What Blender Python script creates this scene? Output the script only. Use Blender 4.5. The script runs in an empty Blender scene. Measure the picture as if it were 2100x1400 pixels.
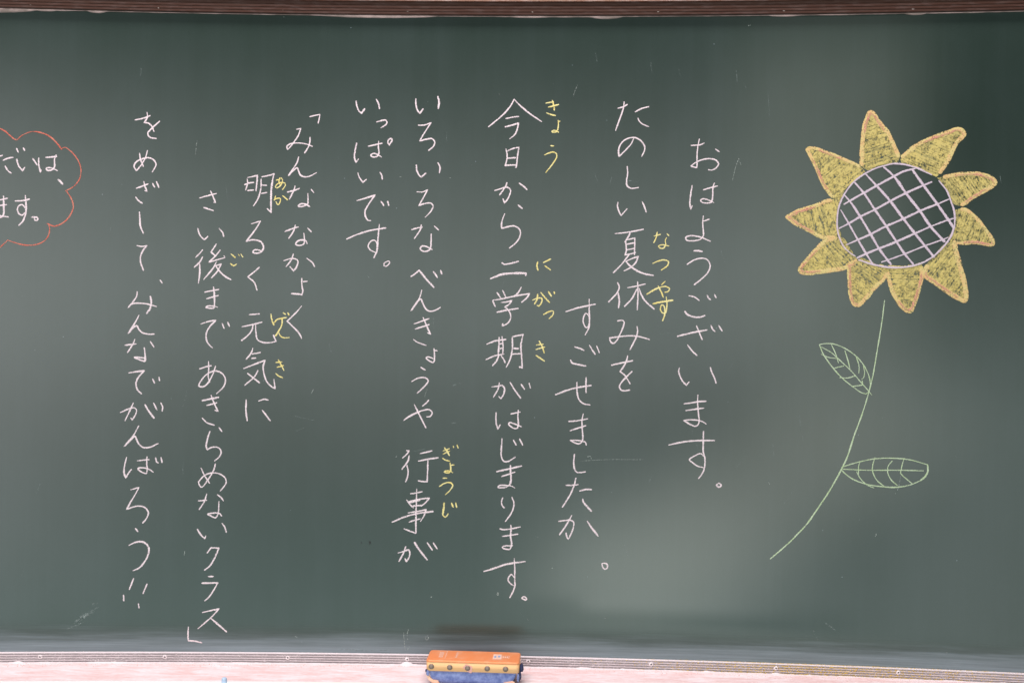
import bpy, math, random
from mathutils import Vector, noise
random.seed(11)
S = bpy.context.scene
C = S.collection

# ------------------------------------------------------------------ camera
BR = 11.573820775919033                       # radius of the slightly curved board, metres
cam_d = bpy.data.cameras.new("camera")
cam_d.lens = 35.0; cam_d.sensor_width = 36.0
cam_d.clip_start = 0.05; cam_d.clip_end = 60
cam = bpy.data.objects.new("camera", cam_d); C.objects.link(cam)
from mathutils import Matrix
_r, _u, _f = Vector((0.9993408198734259, 0.034473561695294815, 0.011379774986774073)), Vector((-0.011586773080787458, 0.005810724402043727, 0.9999159875567037)), Vector((-0.03440454075094224, 0.9993887176799447, -0.006206331424646808))
cam.matrix_world = Matrix(((_r.x, _u.x, -_f.x, 1.575113303518237e-05), (_r.y, _u.y, -_f.y, -1.8721170301013306), (_r.z, _u.z, -_f.z, 0.6025796864307991), (0, 0, 0, 1)))
S.camera = cam

# ------------------------------------------------------------------ light
W = bpy.data.worlds.new("World"); S.world = W; W.use_nodes = True
W.node_tree.nodes["Background"].inputs[0].default_value = (0.80, 0.90, 1.0, 1)
W.node_tree.nodes["Background"].inputs[1].default_value = WORLD_STRENGTH = 0.10
S.view_settings.view_transform = 'Standard'; S.view_settings.look = 'None'
S.view_settings.gamma = 1.0; S.view_settings.exposure = 0.0
S.cycles.max_bounces = 8; S.cycles.transparent_max_bounces = 24

def soft_area_lamp(name, centre, aim, w, h, radiance, color, soft=(0.1, 0.1, 0.1, 0.1)):
    """an area lamp with soft edges, for windows and added fills; soft = fall-off (left, right, bottom, top) as seen from the board"""
    L = bpy.data.lights.new(name, 'AREA'); L.shape = 'RECTANGLE'; L.size = w; L.size_y = h
    L.energy = radiance * w * h * math.pi; L.color = color
    o = bpy.data.objects.new(name, L); C.objects.link(o)
    o.location = centre
    o.rotation_euler = (Vector(aim) - Vector(centre)).to_track_quat('-Z', 'Y').to_euler()
    L.use_nodes = True
    nt = L.node_tree; em = nt.nodes["Emission"]
    geo = nt.nodes.new("ShaderNodeNewGeometry"); sep = nt.nodes.new("ShaderNodeSeparateXYZ")
    nt.links.new(geo.outputs["Parametric"], sep.inputs[0])
    prev = None
    for axis, flip, s in ((0, False, soft[0]), (0, True, soft[1]), (1, False, soft[2]), (1, True, soft[3])):
        src = sep.outputs[axis]
        if flip:
            m = nt.nodes.new("ShaderNodeMath"); m.operation = 'SUBTRACT'; m.inputs[0].default_value = 1.0
            nt.links.new(src, m.inputs[1]); src = m.outputs[0]
        r = nt.nodes.new("ShaderNodeMapRange"); r.interpolation_type = 'SMOOTHSTEP'
        r.inputs[1].default_value = 0.0; r.inputs[2].default_value = max(s, 1e-3)
        nt.links.new(src, r.inputs[0]); cur = r.outputs[0]
        if prev is not None:
            m = nt.nodes.new("ShaderNodeMath"); m.operation = 'MULTIPLY'
            nt.links.new(prev, m.inputs[0]); nt.links.new(cur, m.inputs[1]); cur = m.outputs[0]
        prev = cur
    nt.links.new(prev, em.inputs["Strength"])
    return o

# rear and left windows mirrored in the board, plus added unseen fill lamps
soft_area_lamp('rear_window', (-0.85, -3.50, 0.84), (-0.85, 0, 0.84), 4.9, 3.30, 2.75, (0.94, 1.0, 0.972), (0.04, 0.22, 0.50, 0.52))
soft_area_lamp('glare_step_fill', (0.70, -3.50, -0.84), (0.70, 0, -0.84), 1.08, 0.06, 2.3, (0.96, 1.0, 0.95), (0.01, 0.6, 0.01, 0.01))  # added strip lamp, out of view, shaping the stepped edge of the glare
soft_area_lamp('low_glare_fill', (0.55, -3.48, -0.36), (0.55, 0, -0.36), 1.7, 0.90, 1.7, (0.96, 1.0, 0.93), (0.35, 0.45, 0.006, 0.90))  # unseen lamp added to brighten the low glare right of centre
soft_area_lamp('left_window', (-2.5, -3.45, 0.55), (-2.5, 0, 0.55), 2.9, 3.7, 2.3, (1.0, 0.98, 0.99), (0.05, 0.80, 0.25, 0.30))
b = soft_area_lamp('diagonal_glare_fill', (0.78, -3.40, -0.30), (0.78, 0, -0.30), 2.7, 1.10, 1.5, (1.0, 1.0, 0.88), (0.35, 0.35, 0.48, 0.48))  # warm lamp added out of view for the slanted band of glare
b.rotation_euler.rotate_axis('Z', math.radians(40))
soft_area_lamp('corner_glare_fill', (1.12, -3.42, 1.05), (1.12, 0, 1.05), 1.15, 2.9, 1.4, (0.93, 1.0, 0.88), (0.45, 0.36, 0.5, 0.22))  # added lamp behind the camera, gives the greenish upper right glare
soft_area_lamp('right_glare_fill', (2.0, -3.44, -0.05), (2.0, 0, -0.05), 2.6, 3.7, 1.9, (0.86, 1.0, 0.96), (0.40, 0.1, 0.1, 0.48))  # unseen fill added to lift the right side of the board
soft_area_lamp('floor_glare_fill', (-0.7, -3.46, -0.85), (-0.7, 0, -0.85), 5.2, 2.5, 1.95, (0.78, 1.0, 0.97), (0.02, 0.28, 0.05, 0.55))  # added unseen lamp standing in for light off the floor
soft_area_lamp('overhead_fill', (-0.45, -0.70, 2.7), (-0.45, -0.65, 0.0), 3.2, 0.6, 20.0, (1.0, 0.95, 0.95), (0.1, 0.1, 0.1, 0.1))  # overhead lamp added out of view to brighten tray and eraser top


# ------------------------------------------------------------------ helpers
def tag(o, label=None, cat=None, group=None, kind=None):
    if label: o["label"] = label
    if cat: o["category"] = cat
    if group: o["group"] = group
    if kind: o["kind"] = kind
    return o

def empty(name, loc=(0, 0, 0)):
    o = bpy.data.objects.new(name, None); C.objects.link(o); o.location = loc
    o.empty_display_size = 0.05
    return o

def mesh_obj(name, verts, faces, mat, parent=None, smooth=False, attrs=None, bevel=None):
    me = bpy.data.meshes.new(name); me.from_pydata(verts, [], faces); me.update()
    me.materials.append(mat)
    if smooth:
        me.polygons.foreach_set("use_smooth", [True] * len(me.polygons))
    for k, vals in (attrs or {}).items():
        a = me.attributes.new(k, 'FLOAT', 'POINT'); a.data.foreach_set("value", vals)
    o = bpy.data.objects.new(name, me); C.objects.link(o)
    if parent is not None:
        o.parent = parent
        if parent.location.length or parent.rotation_euler.z:
            bpy.context.view_layer.update()
            o.matrix_parent_inverse = parent.matrix_world.inverted()
    if bevel:
        b = o.modifiers.new("bevel", 'BEVEL'); b.width = bevel[0]; b.segments = bevel[1]; b.limit_method = 'ANGLE'
    return o

def bp(s, v, off=0.0):
    """board surface point: s metres along the board, v metres up, off metres out into the room"""
    th = s / BR; r = BR - off
    return (r * math.sin(th), -BR + r * math.cos(th), v)

class NT:
    def __init__(self, name):
        self.m = bpy.data.materials.new(name); self.m.use_nodes = True
        self.t = self.m.node_tree; self.b = self.t.nodes["Principled BSDF"]
        self.co = self.t.nodes.new("ShaderNodeTexCoord")
    def set(self, **k):
        for a, v in k.items():
            self.b.inputs[{'rough': 'Roughness', 'spec': 'Specular IOR Level', 'metal': 'Metallic', 'alpha': 'Alpha',
                           'sheen': 'Sheen Weight', 'coat': 'Coat Weight', 'ior': 'IOR'}[a]].default_value = v
        return self
    def link(self, a, b): self.t.links.new(a, b)
    def noise(self, scale, detail=3, rough=0.5, stretch=(1, 1, 1), loc=(0, 0, 0), dist=0.0):
        mp = self.t.nodes.new("ShaderNodeMapping"); mp.inputs["Scale"].default_value = stretch; mp.inputs["Location"].default_value = loc
        self.link(self.co.outputs["Object"], mp.inputs[0])
        n = self.t.nodes.new("ShaderNodeTexNoise"); n.inputs["Scale"].default_value = scale
        n.inputs["Detail"].default_value = detail; n.inputs["Roughness"].default_value = rough; n.inputs["Distortion"].default_value = dist
        self.link(mp.outputs[0], n.inputs["Vector"]); return n.outputs["Fac"]
    def math(self, op, a, b=0.0, clamp=False):
        n = self.t.nodes.new("ShaderNodeMath"); n.operation = op; n.use_clamp = clamp
        for i, x in enumerate((a, b)):
            if isinstance(x, (int, float)): n.inputs[i].default_value = x
            else: self.link(x, n.inputs[i])
        return n.outputs[0]
    def ramp(self, x, lo, hi, a=0.0, b=1.0):
        n = self.t.nodes.new("ShaderNodeMapRange"); n.interpolation_type = 'SMOOTHSTEP'
        n.inputs[1].default_value = lo; n.inputs[2].default_value = hi; n.inputs[3].default_value = a; n.inputs[4].default_value = b
        self.link(x, n.inputs[0]); return n.outputs[0]
    def mix(self, f, a, b):
        n = self.t.nodes.new("ShaderNodeMix"); n.data_type = 'RGBA'
        if isinstance(f, (int, float)): n.inputs[0].default_value = f
        else: self.link(f, n.inputs[0])
        for i, x in ((6, a), (7, b)):
            if isinstance(x, tuple): n.inputs[i].default_value = (*x, 1)
            else: self.link(x, n.inputs[i])
        return n.outputs[2]
    def color(self, x):
        if isinstance(x, tuple): self.b.inputs["Base Color"].default_value = (*x, 1)
        else: self.link(x, self.b.inputs["Base Color"])
        return self
    def bump(self, h, strength=0.3, dist=0.001):
        n = self.t.nodes.new("ShaderNodeBump"); n.inputs["Strength"].default_value = strength; n.inputs["Distance"].default_value = dist
        self.link(h, n.inputs["Height"]); self.link(n.outputs[0], self.b.inputs["Normal"]); return self
    def attr(self, name):
        n = self.t.nodes.new("ShaderNodeAttribute"); n.attribute_name = name; return n.outputs["Fac"]
    def xyz(self):
        n = self.t.nodes.new("ShaderNodeSeparateXYZ"); self.link(self.co.outputs["Object"], n.inputs[0]); return n.outputs

# ------------------------------------------------------------------ materials
def chalk(name, col, col2, thr=0.30, edge=0.26, scale=800, soft=9.0, stretch=(1, 1, 1), clump=0.0):
    n = NT(name).set(rough=1.0, spec=0.05)
    big = n.ramp(n.noise(120, 3), 0.35, 0.65)
    n.color(n.mix(big, col, col2))
    g = n.noise(scale, 2, 0.6, stretch)
    e = n.math('POWER', n.attr("edge"), 3.0)
    t = n.math('ADD', n.math('MULTIPLY', e, edge), thr)
    if clump: t = n.math('ADD', t, n.math('MULTIPLY', n.math('SUBTRACT', n.noise(75, 3, 0.6), 0.5), clump))
    a = n.math('MULTIPLY', n.math('SUBTRACT', g, t), soft, clamp=True)
    n.link(a, n.b.inputs["Alpha"])
    return n.m

M = {}
M['white'] = chalk('white_chalk', (0.693, 0.549, 0.585), (0.740, 0.596, 0.624))
M['yellow'] = chalk('yellow_chalk', (0.720, 0.560, 0.200), (0.736, 0.624, 0.304))
M['red'] = chalk('red_chalk', (0.558, 0.119, 0.084), (0.572, 0.189, 0.139), thr=0.34)
M['green'] = chalk('green_chalk', (0.410, 0.492, 0.295), (0.476, 0.541, 0.377), thr=0.30)
M['lilac'] = chalk('lilac_chalk', (0.544, 0.423, 0.497), (0.586, 0.463, 0.525), thr=0.26)
M['faint'] = chalk('faint_chalk', (0.40, 0.42, 0.40), (0.34, 0.36, 0.34), thr=0.44)
M['smear'] = chalk('smeared_chalk', (0.30, 0.34, 0.33), (0.26, 0.30, 0.29), thr=0.44, edge=0.3, soft=2.0, scale=300)
M['petal_base'] = chalk('petal_base_chalk', (0.44, 0.35, 0.13), (0.34, 0.28, 0.12), thr=0.32, edge=0.05, scale=260, soft=4.0, stretch=(1, 1, 0.6), clump=0.5)
M['petal_hatch'] = chalk('petal_hatch_chalk', (0.56, 0.43, 0.155), (0.50, 0.39, 0.15), thr=0.28, edge=0.22, scale=280, soft=4.0, clump=0.85)
M['petal_edge'] = chalk('petal_edge_chalk', (0.622, 0.392, 0.185), (0.592, 0.459, 0.200), thr=0.25, edge=0.13, scale=330, soft=5.0, clump=0.22)
M['petal_pink'] = chalk('petal_pink_chalk', (0.608, 0.257, 0.203), (0.593, 0.328, 0.203), thr=0.40, edge=0.2, scale=420, soft=6.0)

def board_material():
    n = NT('chalkboard_green').set(spec=0.5)
    x, y, z = n.xyz()
    cloud = n.ramp(n.noise(2.2, 5, 0.6, (1, 1, 0.8)), 0.3, 0.75)
    wipe = n.noise(9, 5, 0.65, (3.0, 1, 0.12))
    wipe2 = n.noise(30, 4, 0.6, (2.6, 1, 0.10), (3, 0, 1))
    fine = n.noise(1400, 2, 0.7)
    d = n.math('MULTIPLY', n.ramp(wipe, 0.35, 0.75), 0.006)
    d = n.math('ADD', d, n.math('MULTIPLY', n.ramp(wipe2, 0.4, 0.8), 0.003))
    d = n.math('ADD', d, n.math('MULTIPLY', cloud, 0.020))
    d = n.math('ADD', d, n.math('MULTIPLY', n.math('SUBTRACT', fine, 0.5), 0.05))
    # dust lying along the foot of the board, wiped sideways
    hz = n.noise(16, 5, 0.65, (0.22, 1, 5.0))
    zz = n.math('ADD', z, n.math('MULTIPLY', n.math('SUBTRACT', hz, 0.5), 0.05))
    foot = n.ramp(zz, 0.000, 0.048, 0.44, 0.0)
    foot = n.math('MULTIPLY', foot, n.ramp(n.noise(26, 6, 0.7, (0.12, 1, 6.0), (1, 0, 4)), 0.30, 0.70, 0.6, 1.0))
    d = n.math('ADD', d, foot, clamp=True)
    # sparse specks
    v = n.t.nodes.new("ShaderNodeTexVoronoi"); v.inputs["Scale"].default_value = 26
    n.link(n.co.outputs["Object"], v.inputs["Vector"])
    sp = n.math('LESS_THAN', v.outputs["Distance"], 0.022)
    sp = n.math('MULTIPLY', sp, n.math('GREATER_THAN', n.noise(8, 1), 0.55))
    d = n.math('ADD', d, n.math('MULTIPLY', sp, 0.3), clamp=True)
    n.color(n.mix(d, (0.0175, 0.0285, 0.0225), (0.42, 0.48, 0.55)))
    r = n.math('ADD', 0.078, n.math('ADD', n.math('MULTIPLY', d, 0.30), n.ramp(z, 0.015, 0.074, 0.46, 0.0)), clamp=True)
    n.link(r, n.b.inputs["Roughness"])
    n.bump(n.noise(700, 2), 0.03, 0.0002)
    return n.m
M['board'] = board_material()

def rail_material(name, c1, c2, dust, dcol=(0.62, 0.50, 0.50), lo=0.45, hi=0.7, sc=90, spec=0.5):
    n = NT(name).set(rough=0.42, spec=spec)
    g = n.noise(14, 5, 0.6, (0.5, 1, 8))
    dn = n.ramp(n.noise(sc, 4, 0.65, (0.45, 1, 2.2)), lo, hi)
    n.color(n.mix(n.math('MULTIPLY', dn, dust), n.mix(g, c1, c2), dcol))
    n.link(n.math('ADD', 0.4, n.math('MULTIPLY', dn, dust)), n.b.inputs["Roughness"])
    return n.m
M['top_rail'] = rail_material('brown_rail', (0.044, 0.015, 0.010), (0.056, 0.026, 0.018), 0.04, spec=0.2)
n = NT('dusty_rail')
x, y, z = n.xyz()[:3]
ph = n.math('FRACT', n.math('MULTIPLY', n.math('SUBTRACT', -0.0006, z), 1 / 0.0045))
ridge = n.math('LESS_THAN', ph, 0.26)
ridge = n.math('MULTIPLY', ridge, n.ramp(n.noise(160, 4, 0.7, (0.25, 1, 1)), 0.30, 0.50, 0.35, 1.0))
top = n.math('GREATER_THAN', z, -0.0011)
spk = n.ramp(n.noise(520, 3, 0.7, (0.7, 1, 1.2)), 0.52, 0.60)
spk = n.math('MULTIPLY', spk, n.ramp(n.noise(14, 3, 0.6, (1, 1, 0.2)), 0.40, 0.62, 0.15, 0.9))
du = n.math('MAXIMUM', n.math('MAXIMUM', ridge, top), spk)
n.set(spec=0.3, rough=0.8)
n.color(n.mix(n.math('MULTIPLY', du, 0.85, clamp=True), n.mix(n.noise(20, 4, 0.6, (0.4, 1, 3)), (0.30, 0.25, 0.26), (0.44, 0.38, 0.39)), (0.78, 0.68, 0.71)))
M['bottom_rail'] = n.m
M['salmon'] = rail_material('salmon_lip', (0.26, 0.09, 0.06), (0.20, 0.11, 0.08), 0.3)
n = NT('screw_metal').set(rough=0.35, metal=0.8); n.color((0.45, 0.36, 0.34)); M['screw'] = n.m
n = NT('dusty_screw').set(rough=0.8); n.color(n.mix(n.ramp(n.noise(500, 2), 0.45, 0.65), (0.86, 0.76, 0.78), (0.50, 0.42, 0.43))); M['screw_dusty'] = n.m
n = NT('wall_green').set(rough=0.6, spec=0.3)
n.color(n.mix(n.ramp(n.noise(40, 5, 0.65, (0.3, 1, 1.6)), 0.35, 0.65), (0.10, 0.17, 0.08), (0.19, 0.19, 0.16))); M['wall'] = n.m
n = NT('dust_seam').set(rough=1.0, spec=0.05)
n.color(n.mix(n.ramp(n.noise(60, 4, 0.6, (0.4, 1, 1)), 0.35, 0.65), (0.30, 0.22, 0.20), (0.66, 0.46, 0.44))); M['seam'] = n.m
n = NT('dusty_tray').set(rough=0.9, spec=0.15)
sm = n.noise(34, 6, 0.7, (0.35, 1.6, 1), dist=0.6)
sm2 = n.noise(240, 4, 0.65, (0.4, 1.3, 1))
f = n.math('ADD', n.math('MULTIPLY', n.ramp(sm, 0.35, 0.68), 0.75), n.math('MULTIPLY', n.ramp(sm2, 0.35, 0.7), 0.3), clamp=True)
n.color(n.mix(f, (0.76, 0.50, 0.49), (0.88, 0.78, 0.81))); n.bump(sm2, 0.3, 0.001); M['tray'] = n.m
n = NT('tray_edge').set(rough=0.55); n.color((0.80, 0.76, 0.76)); M['tray_edge'] = n.m
for k, c in (('dust_white', (0.86, 0.74, 0.76)), ('dust_yellow', (0.80, 0.52, 0.08)), ('dust_pink', (0.80, 0.52, 0.48))):
    n = NT(k).set(rough=1.0, spec=0.03); n.color(n.mix(n.noise(500, 2), c, tuple(0.85 * q for q in c))); M[k] = n.m
n = NT('orange_vinyl').set(rough=0.42, spec=0.4)
n.color(n.mix(n.ramp(n.noise(60, 5, 0.7, (1, 1, 1)), 0.45, 0.75), (0.80, 0.26, 0.10), (0.80, 0.35, 0.19))); M['cap'] = n.m
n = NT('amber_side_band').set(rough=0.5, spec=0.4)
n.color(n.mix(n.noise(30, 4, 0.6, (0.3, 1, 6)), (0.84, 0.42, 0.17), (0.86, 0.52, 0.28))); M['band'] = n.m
n = NT('rivet_metal').set(rough=0.42, metal=0.2); n.color(n.mix(n.noise(500, 2), (0.17, 0.11, 0.08), (0.28, 0.21, 0.18))); M['rivet'] = n.m
n = NT('pink_washer').set(rough=0.8); n.color((0.72, 0.36, 0.30)); M['washer'] = n.m
n = NT('blue_corduroy').set(rough=0.95, spec=0.1, sheen=0.4)
n.color(n.mix(n.ramp(n.noise(90, 5, 0.7), 0.35, 0.7), (0.12, 0.15, 0.36), (0.27, 0.30, 0.54))); n.bump(n.noise(900, 2), 0.5, 0.0008); M['blue'] = n.m
n = NT('dark_cloth').set(rough=0.95); n.color((0.03, 0.035, 0.09)); M['dark'] = n.m
n = NT('torn_lining').set(rough=0.95); n.color(n.mix(n.noise(200, 4), (0.80, 0.36, 0.16), (0.86, 0.62, 0.52))); M['lining'] = n.m
n = NT('printed_white').set(rough=0.6); n.color(n.mix(n.ramp(n.noise(900, 2), 0.4, 0.6), (0.80, 0.42, 0.28), (0.84, 0.66, 0.58))); M['print'] = n.m
n = NT('printed_blue').set(rough=0.6); n.color((0.30, 0.36, 0.55)); M['print_blue'] = n.m
n = NT('pale_blue_chalk').set(rough=0.9); n.color((0.42, 0.52, 0.68)); M['chalk_blue'] = n.m
n = NT('dark_scuff').set(rough=0.9); n.color((0.015, 0.016, 0.015)); M['scuff'] = n.m

# ------------------------------------------------------------------ setting
S0, S1 = -1.75, 1.55
def sweep(name, prof, mat, parent=None, step=0.02, closed=False, smooth=False, s0=S0, s1=S1):
    """sweep a profile of (off, v) along the curved board"""
    N = int((s1 - s0) / step) + 1; k = len(prof); V = []; F = []
    for i in range(N + 1):
        s = s0 + (s1 - s0) * i / N
        for off, v in prof: V.append(bp(s, v, off))
    kk = k if closed else k - 1
    for i in range(N):
        for j in range(kk):
            a = i * k + j; b = i * k + (j + 1) % k
            F.append((a, b, b + k, a + k))
    if closed:
        F.append(tuple(range(k))); F.append(tuple(reversed(range(N * k, N * k + k))))
    return mesh_obj(name, V, F, mat, parent, smooth)

wall = sweep('wall', [(-0.02, -0.9), (-0.02, 2.1)], M['wall'])
tag(wall, 'green painted wall above the board', kind='structure')

board = empty('chalkboard')
tag(board, 'large dark green chalkboard with brown top rail and dusty chalk tray', 'chalkboard')
sweep('writing_surface', [(0, -0.03), (0, 1.215), (-0.015, 1.215), (-0.015, -0.03)], M['board'], board, closed=True)

def grooves(o_face, v0, v1, n, depth=0.0016, lip=0.25):
    pts = [(0.0005, v0), (o_face - 0.001, v0), (o_face, v0 + 0.0008)]
    h = (v1 - v0) / n
    for i in range(n):
        a = v0 + i * h
        if i: pts += [(o_face, a + h * 0.02)]
        pts += [(o_face, a + h * (1 - lip) - 0.0003), (o_face - depth, a + h * (1 - lip)), (o_face - depth, a + h * 0.97)]
    pts += [(o_face, v1), (0.0005, v1)]
    return pts
top_rail = sweep('top_rail', grooves(0.011, 1.2000, 1.2235, 4), M['top_rail'], board, closed=True)
sweep('upper_lip', [(-0.019, 1.2238), (0.0145, 1.2238), (0.0150, 1.2245), (0.0150, 1.2258), (0.0140, 1.2265), (-0.019, 1.2265)], M['salmon'], board, closed=True)
# bottom rail: ledge, grooved face
gp = [(0.0005, -0.0003), (0.0050, -0.0003), (0.0056, -0.0010)]
for i in range(4):
    a = -0.0010 - i * 0.0045
    gp += [(0.0056, a - 0.0009), (0.0042, a - 0.0012), (0.0042, a - 0.0038), (0.0056, a - 0.0042)]
gp += [(0.0056, -0.0200), (0.0005, -0.0200)]
sweep('bottom_rail', gp, M['bottom_rail'], board, closed=True)
tray_prof = [(0.0056, -0.0192), (0.02, -0.0196), (0.06, -0.0200), (0.100, -0.0196), (0.106, -0.0190)]
tray = sweep('chalk_tray', [(-0.0005, -0.0205)] + tray_prof + [(0.106, -0.032), (-0.0005, -0.032)], M['tray'], board, closed=True)
sweep('tray_edge', [(0.1063, -0.034), (0.1063, -0.0188), (0.1075, -0.0178), (0.1110, -0.0174), (0.1145, -0.0182), (0.1160, -0.0200), (0.1160, -0.040), (0.1063, -0.040)], M['tray_edge'], board, closed=True)

def dome(r, h, seg=12, rings=3, dent=False):
    V = [(0, 0, h)]; F = []
    for i in range(1, rings + 1):
        a = i / rings * math.pi / 2
        for j in range(seg):
            t = 2 * math.pi * j / seg
            V.append((r * math.sin(a) * math.cos(t), r * math.sin(a) * math.sin(t), h * math.cos(a)))
    for j in range(seg): F.append((0, 1 + j, 1 + (j + 1) % seg))
    for i in range(rings - 1):
        for j in range(seg):
            a = 1 + i * seg + j; b = 1 + i * seg + (j + 1) % seg
            F.append((a, a + seg, b + seg, b))
    if dent: V[0] = (0, 0, h * 0.2)
    return V, F
def on_board(V, s, v, off, flat=True):
    """local (x right, y up, z out) to the board"""
    return [bp(s + x, v + y, off + z) for x, y, z in V]
screw_top = [(-0.9673, 1.2075), (-0.7319, 1.2071), (-0.5005, 1.2079), (-0.2666, 1.2074), (-0.0329, 1.207), (0.2009, 1.207), (0.4312, 1.2067), (0.6627, 1.2054)]
screw_bot = [(-0.9418, -0.0087), (-0.7108, -0.0089), (-0.4805, -0.0089), (-0.2551, -0.0094), (-0.0272, -0.0088), (0.2027, -0.0085), (0.4328, -0.0084), (0.6537, -0.008)]
for s, v in screw_top:
    V, F = dome(0.0026, 0.0016, dent=True)
    mesh_obj('screw', on_board(V, s, v, 0.0094), F, M['screw'], board, True)
for s, v in screw_bot:
    V, F = dome(0.0044, 0.0024, dent=True)
    sc = mesh_obj('screw', on_board(V, s, v, 0.0046), F, M['screw_dusty'], board, True)
    V, F = dome(0.0015, 0.0004, 8, 2)
    mesh_obj('screw_slot', on_board(V, s + 0.0004, v + 0.0004, 0.0062), F, M['scuff'], sc)

# chalk dust caught in the seam under the top rail: a thin uneven bead
V = []; F = []; N = 900
bulge = [(-1.1325690200069527, -0.955703028323712, 0.0055), (-0.9646179814996285, -0.9199741554547385, 0.002), (-0.8661828051989818, -0.8301977878427419, 0.0025), (-0.4386995250120443, -0.20912405131613093, 0.003), (-0.08067708250672839, 0.006254330851231403, 0.0018), (0.0746881270721154, 0.13654744224815313, 0.0034), (0.4038925933020793, 0.4660650232474325, 0.0018), (0.6501970490013423, 0.6891417834824725, 0.0022)]
for i in range(N + 1):
    s = -1.15 + 2.15 * i / N
    w = 0.0002 + 0.0010 * max(0, noise.noise(Vector((s * 5, 1.3, 0))) + 0.15) + 0.0005 * noise.noise(Vector((s * 40, 7.3, 0)))
    for b0, b1, bw in bulge:
        if b0 < s < b1: w = max(w, bw * math.sin(math.pi * (s - b0) / (b1 - b0)) ** 0.6)
    w = max(w, 0.0003)
    V += [bp(s, 1.2004, 0.0005), bp(s, 1.2004, 0.0035), bp(s, 1.2 - w, 0.0025), bp(s, 1.2 - w * 1.3, 0.0002)]
for i in range(N):
    for j in range(3):
        a = i * 4 + j; F.append((a, a + 1, a + 5, a + 4))
mesh_obj('dust_seam', V, F, M['seam'], board)

# ------------------------------------------------------------------ chalk strokes
def catmull(P, corner, step=0.0016):
    """P list of (s, v); corner flags break the curve"""
    segs = []; cur = [P[0]]
    for i in range(1, len(P)):
        cur.append(P[i])
        if corner[i] and i < len(P) - 1: segs.append(cur); cur = [P[i]]
    segs.append(cur); out = []
    for sg in segs:
        n = len(sg)
        for i in range(n - 1):
            p0 = sg[i - 1] if i else (2 * sg[0][0] - sg[1][0], 2 * sg[0][1] - sg[1][1])
            p3 = sg[i + 2] if i + 2 < n else (2 * sg[-1][0] - sg[-2][0], 2 * sg[-1][1] - sg[-2][1])
            p1, p2 = sg[i], sg[i + 1]
            L = math.hypot(p2[0] - p1[0], p2[1] - p1[1]); k = max(1, int(L / step))
            d0 = max(1e-6, math.hypot(p1[0] - p0[0], p1[1] - p0[1])) ** .5
            d1 = max(1e-6, L) ** .5
            d2 = max(1e-6, math.hypot(p3[0] - p2[0], p3[1] - p2[1])) ** .5
            for a in range(k):
                t = a / k; r = []
                for c in (0, 1):
                    m1 = (p2[c] - p1[c]) + d1 * ((p1[c] - p0[c]) / d0 - (p2[c] - p0[c]) / (d0 + d1))
                    m2 = (p2[c] - p1[c]) + d1 * ((p3[c] - p2[c]) / d2 - (p3[c] - p1[c]) / (d1 + d2))
                    t2, t3 = t * t, t * t * t
                    r.append((2 * t3 - 3 * t2 + 1) * p1[c] + (t3 - 2 * t2 + t) * m1 + (-2 * t3 + 3 * t2) * p2[c] + (t3 - t2) * m2)
                out.append(tuple(r))
    out.append(P[-1]); return out

class Strokes:
    def __init__(self): self.V = []; self.F = []; self.E = []
    def add(self, P, corner, w, off=0.00025, wob=0.20, taper=True):
        Q = catmull(P, corner); n = len(Q)
        if n < 2: return
        off += random.random() * 0.00012
        ph = random.random() * 100; st = random.uniform(0.55, 0.9) if taper else 1; en = random.uniform(0.6, 1.0) if taper else 1
        cum = [0]
        for i in range(1, n): cum.append(cum[-1] + math.hypot(Q[i][0] - Q[i - 1][0], Q[i][1] - Q[i - 1][1]))
        T = cum[-1] or 1e-6
        base = len(self.V)
        # rounded caps: extend a little beyond both ends
        rows = []
        for i in range(n):
            a = Q[max(0, i - 1)]; b = Q[min(n - 1, i + 1)]
            dx, dy = b[0] - a[0], b[1] - a[1]; L = math.hypot(dx, dy) or 1e-6; dx /= L; dy /= L
            u = cum[i] / T
            k = 1 + wob * noise.noise(Vector((cum[i] * 70 + ph, ph, 0))) * 1.6
            k *= st + (1 - st) * min(1, u / 0.22); k *= en + (1 - en) * min(1, (1 - u) / 0.18)
            rows.append((Q[i][0], Q[i][1], dx, dy, w * 0.5 * k * 1.12))
        x, y, dx, dy, h = rows[0]; caps0 = [(x - dx * h * 0.8, y - dy * h * 0.8, dx, dy, h * 0.35), (x - dx * h * 0.45, y - dy * h * 0.45, dx, dy, h * 0.82)]
        x, y, dx, dy, h = rows[-1]; caps1 = [(x + dx * h * 0.45, y + dy * h * 0.45, dx, dy, h * 0.82), (x + dx * h * 0.8, y + dy * h * 0.8, dx, dy, h * 0.35)]
        rows = caps0 + rows + caps1
        for x, y, dx, dy, h in rows:
            for c, e, o in ((-1, 1, -0.00012), (-0.6, 0.6, 0), (0, 0, 0.00010), (0.6, 0.6, 0), (1, 1, -0.00012)):
                self.V.append(bp(x - dy * h * c, y + dx * h * c, off + o)); self.E.append(e)
        for i in range(len(rows) - 1):
            for j in range(4):
                a = base + i * 5 + j; self.F.append((a, a + 5, a + 6, a + 1))
    def parse(self, txt, scale=0.93, **k):
        for st in txt.split('/'):
            w, rest = st.split(':'); P = []; cr = []
            for tok in rest.split():
                cr.append(tok.endswith('!')); a, b = tok.rstrip('!').split(','); P.append((int(a) * 1e-4, int(b) * 1e-4))
            self.add(P, cr, int(w) * 1e-5 * scale, **k)
        return self
    def build(self, name, mat, parent):
        return mesh_obj(name, self.V, self.F, mat, parent, attrs={'edge': self.E})

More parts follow.
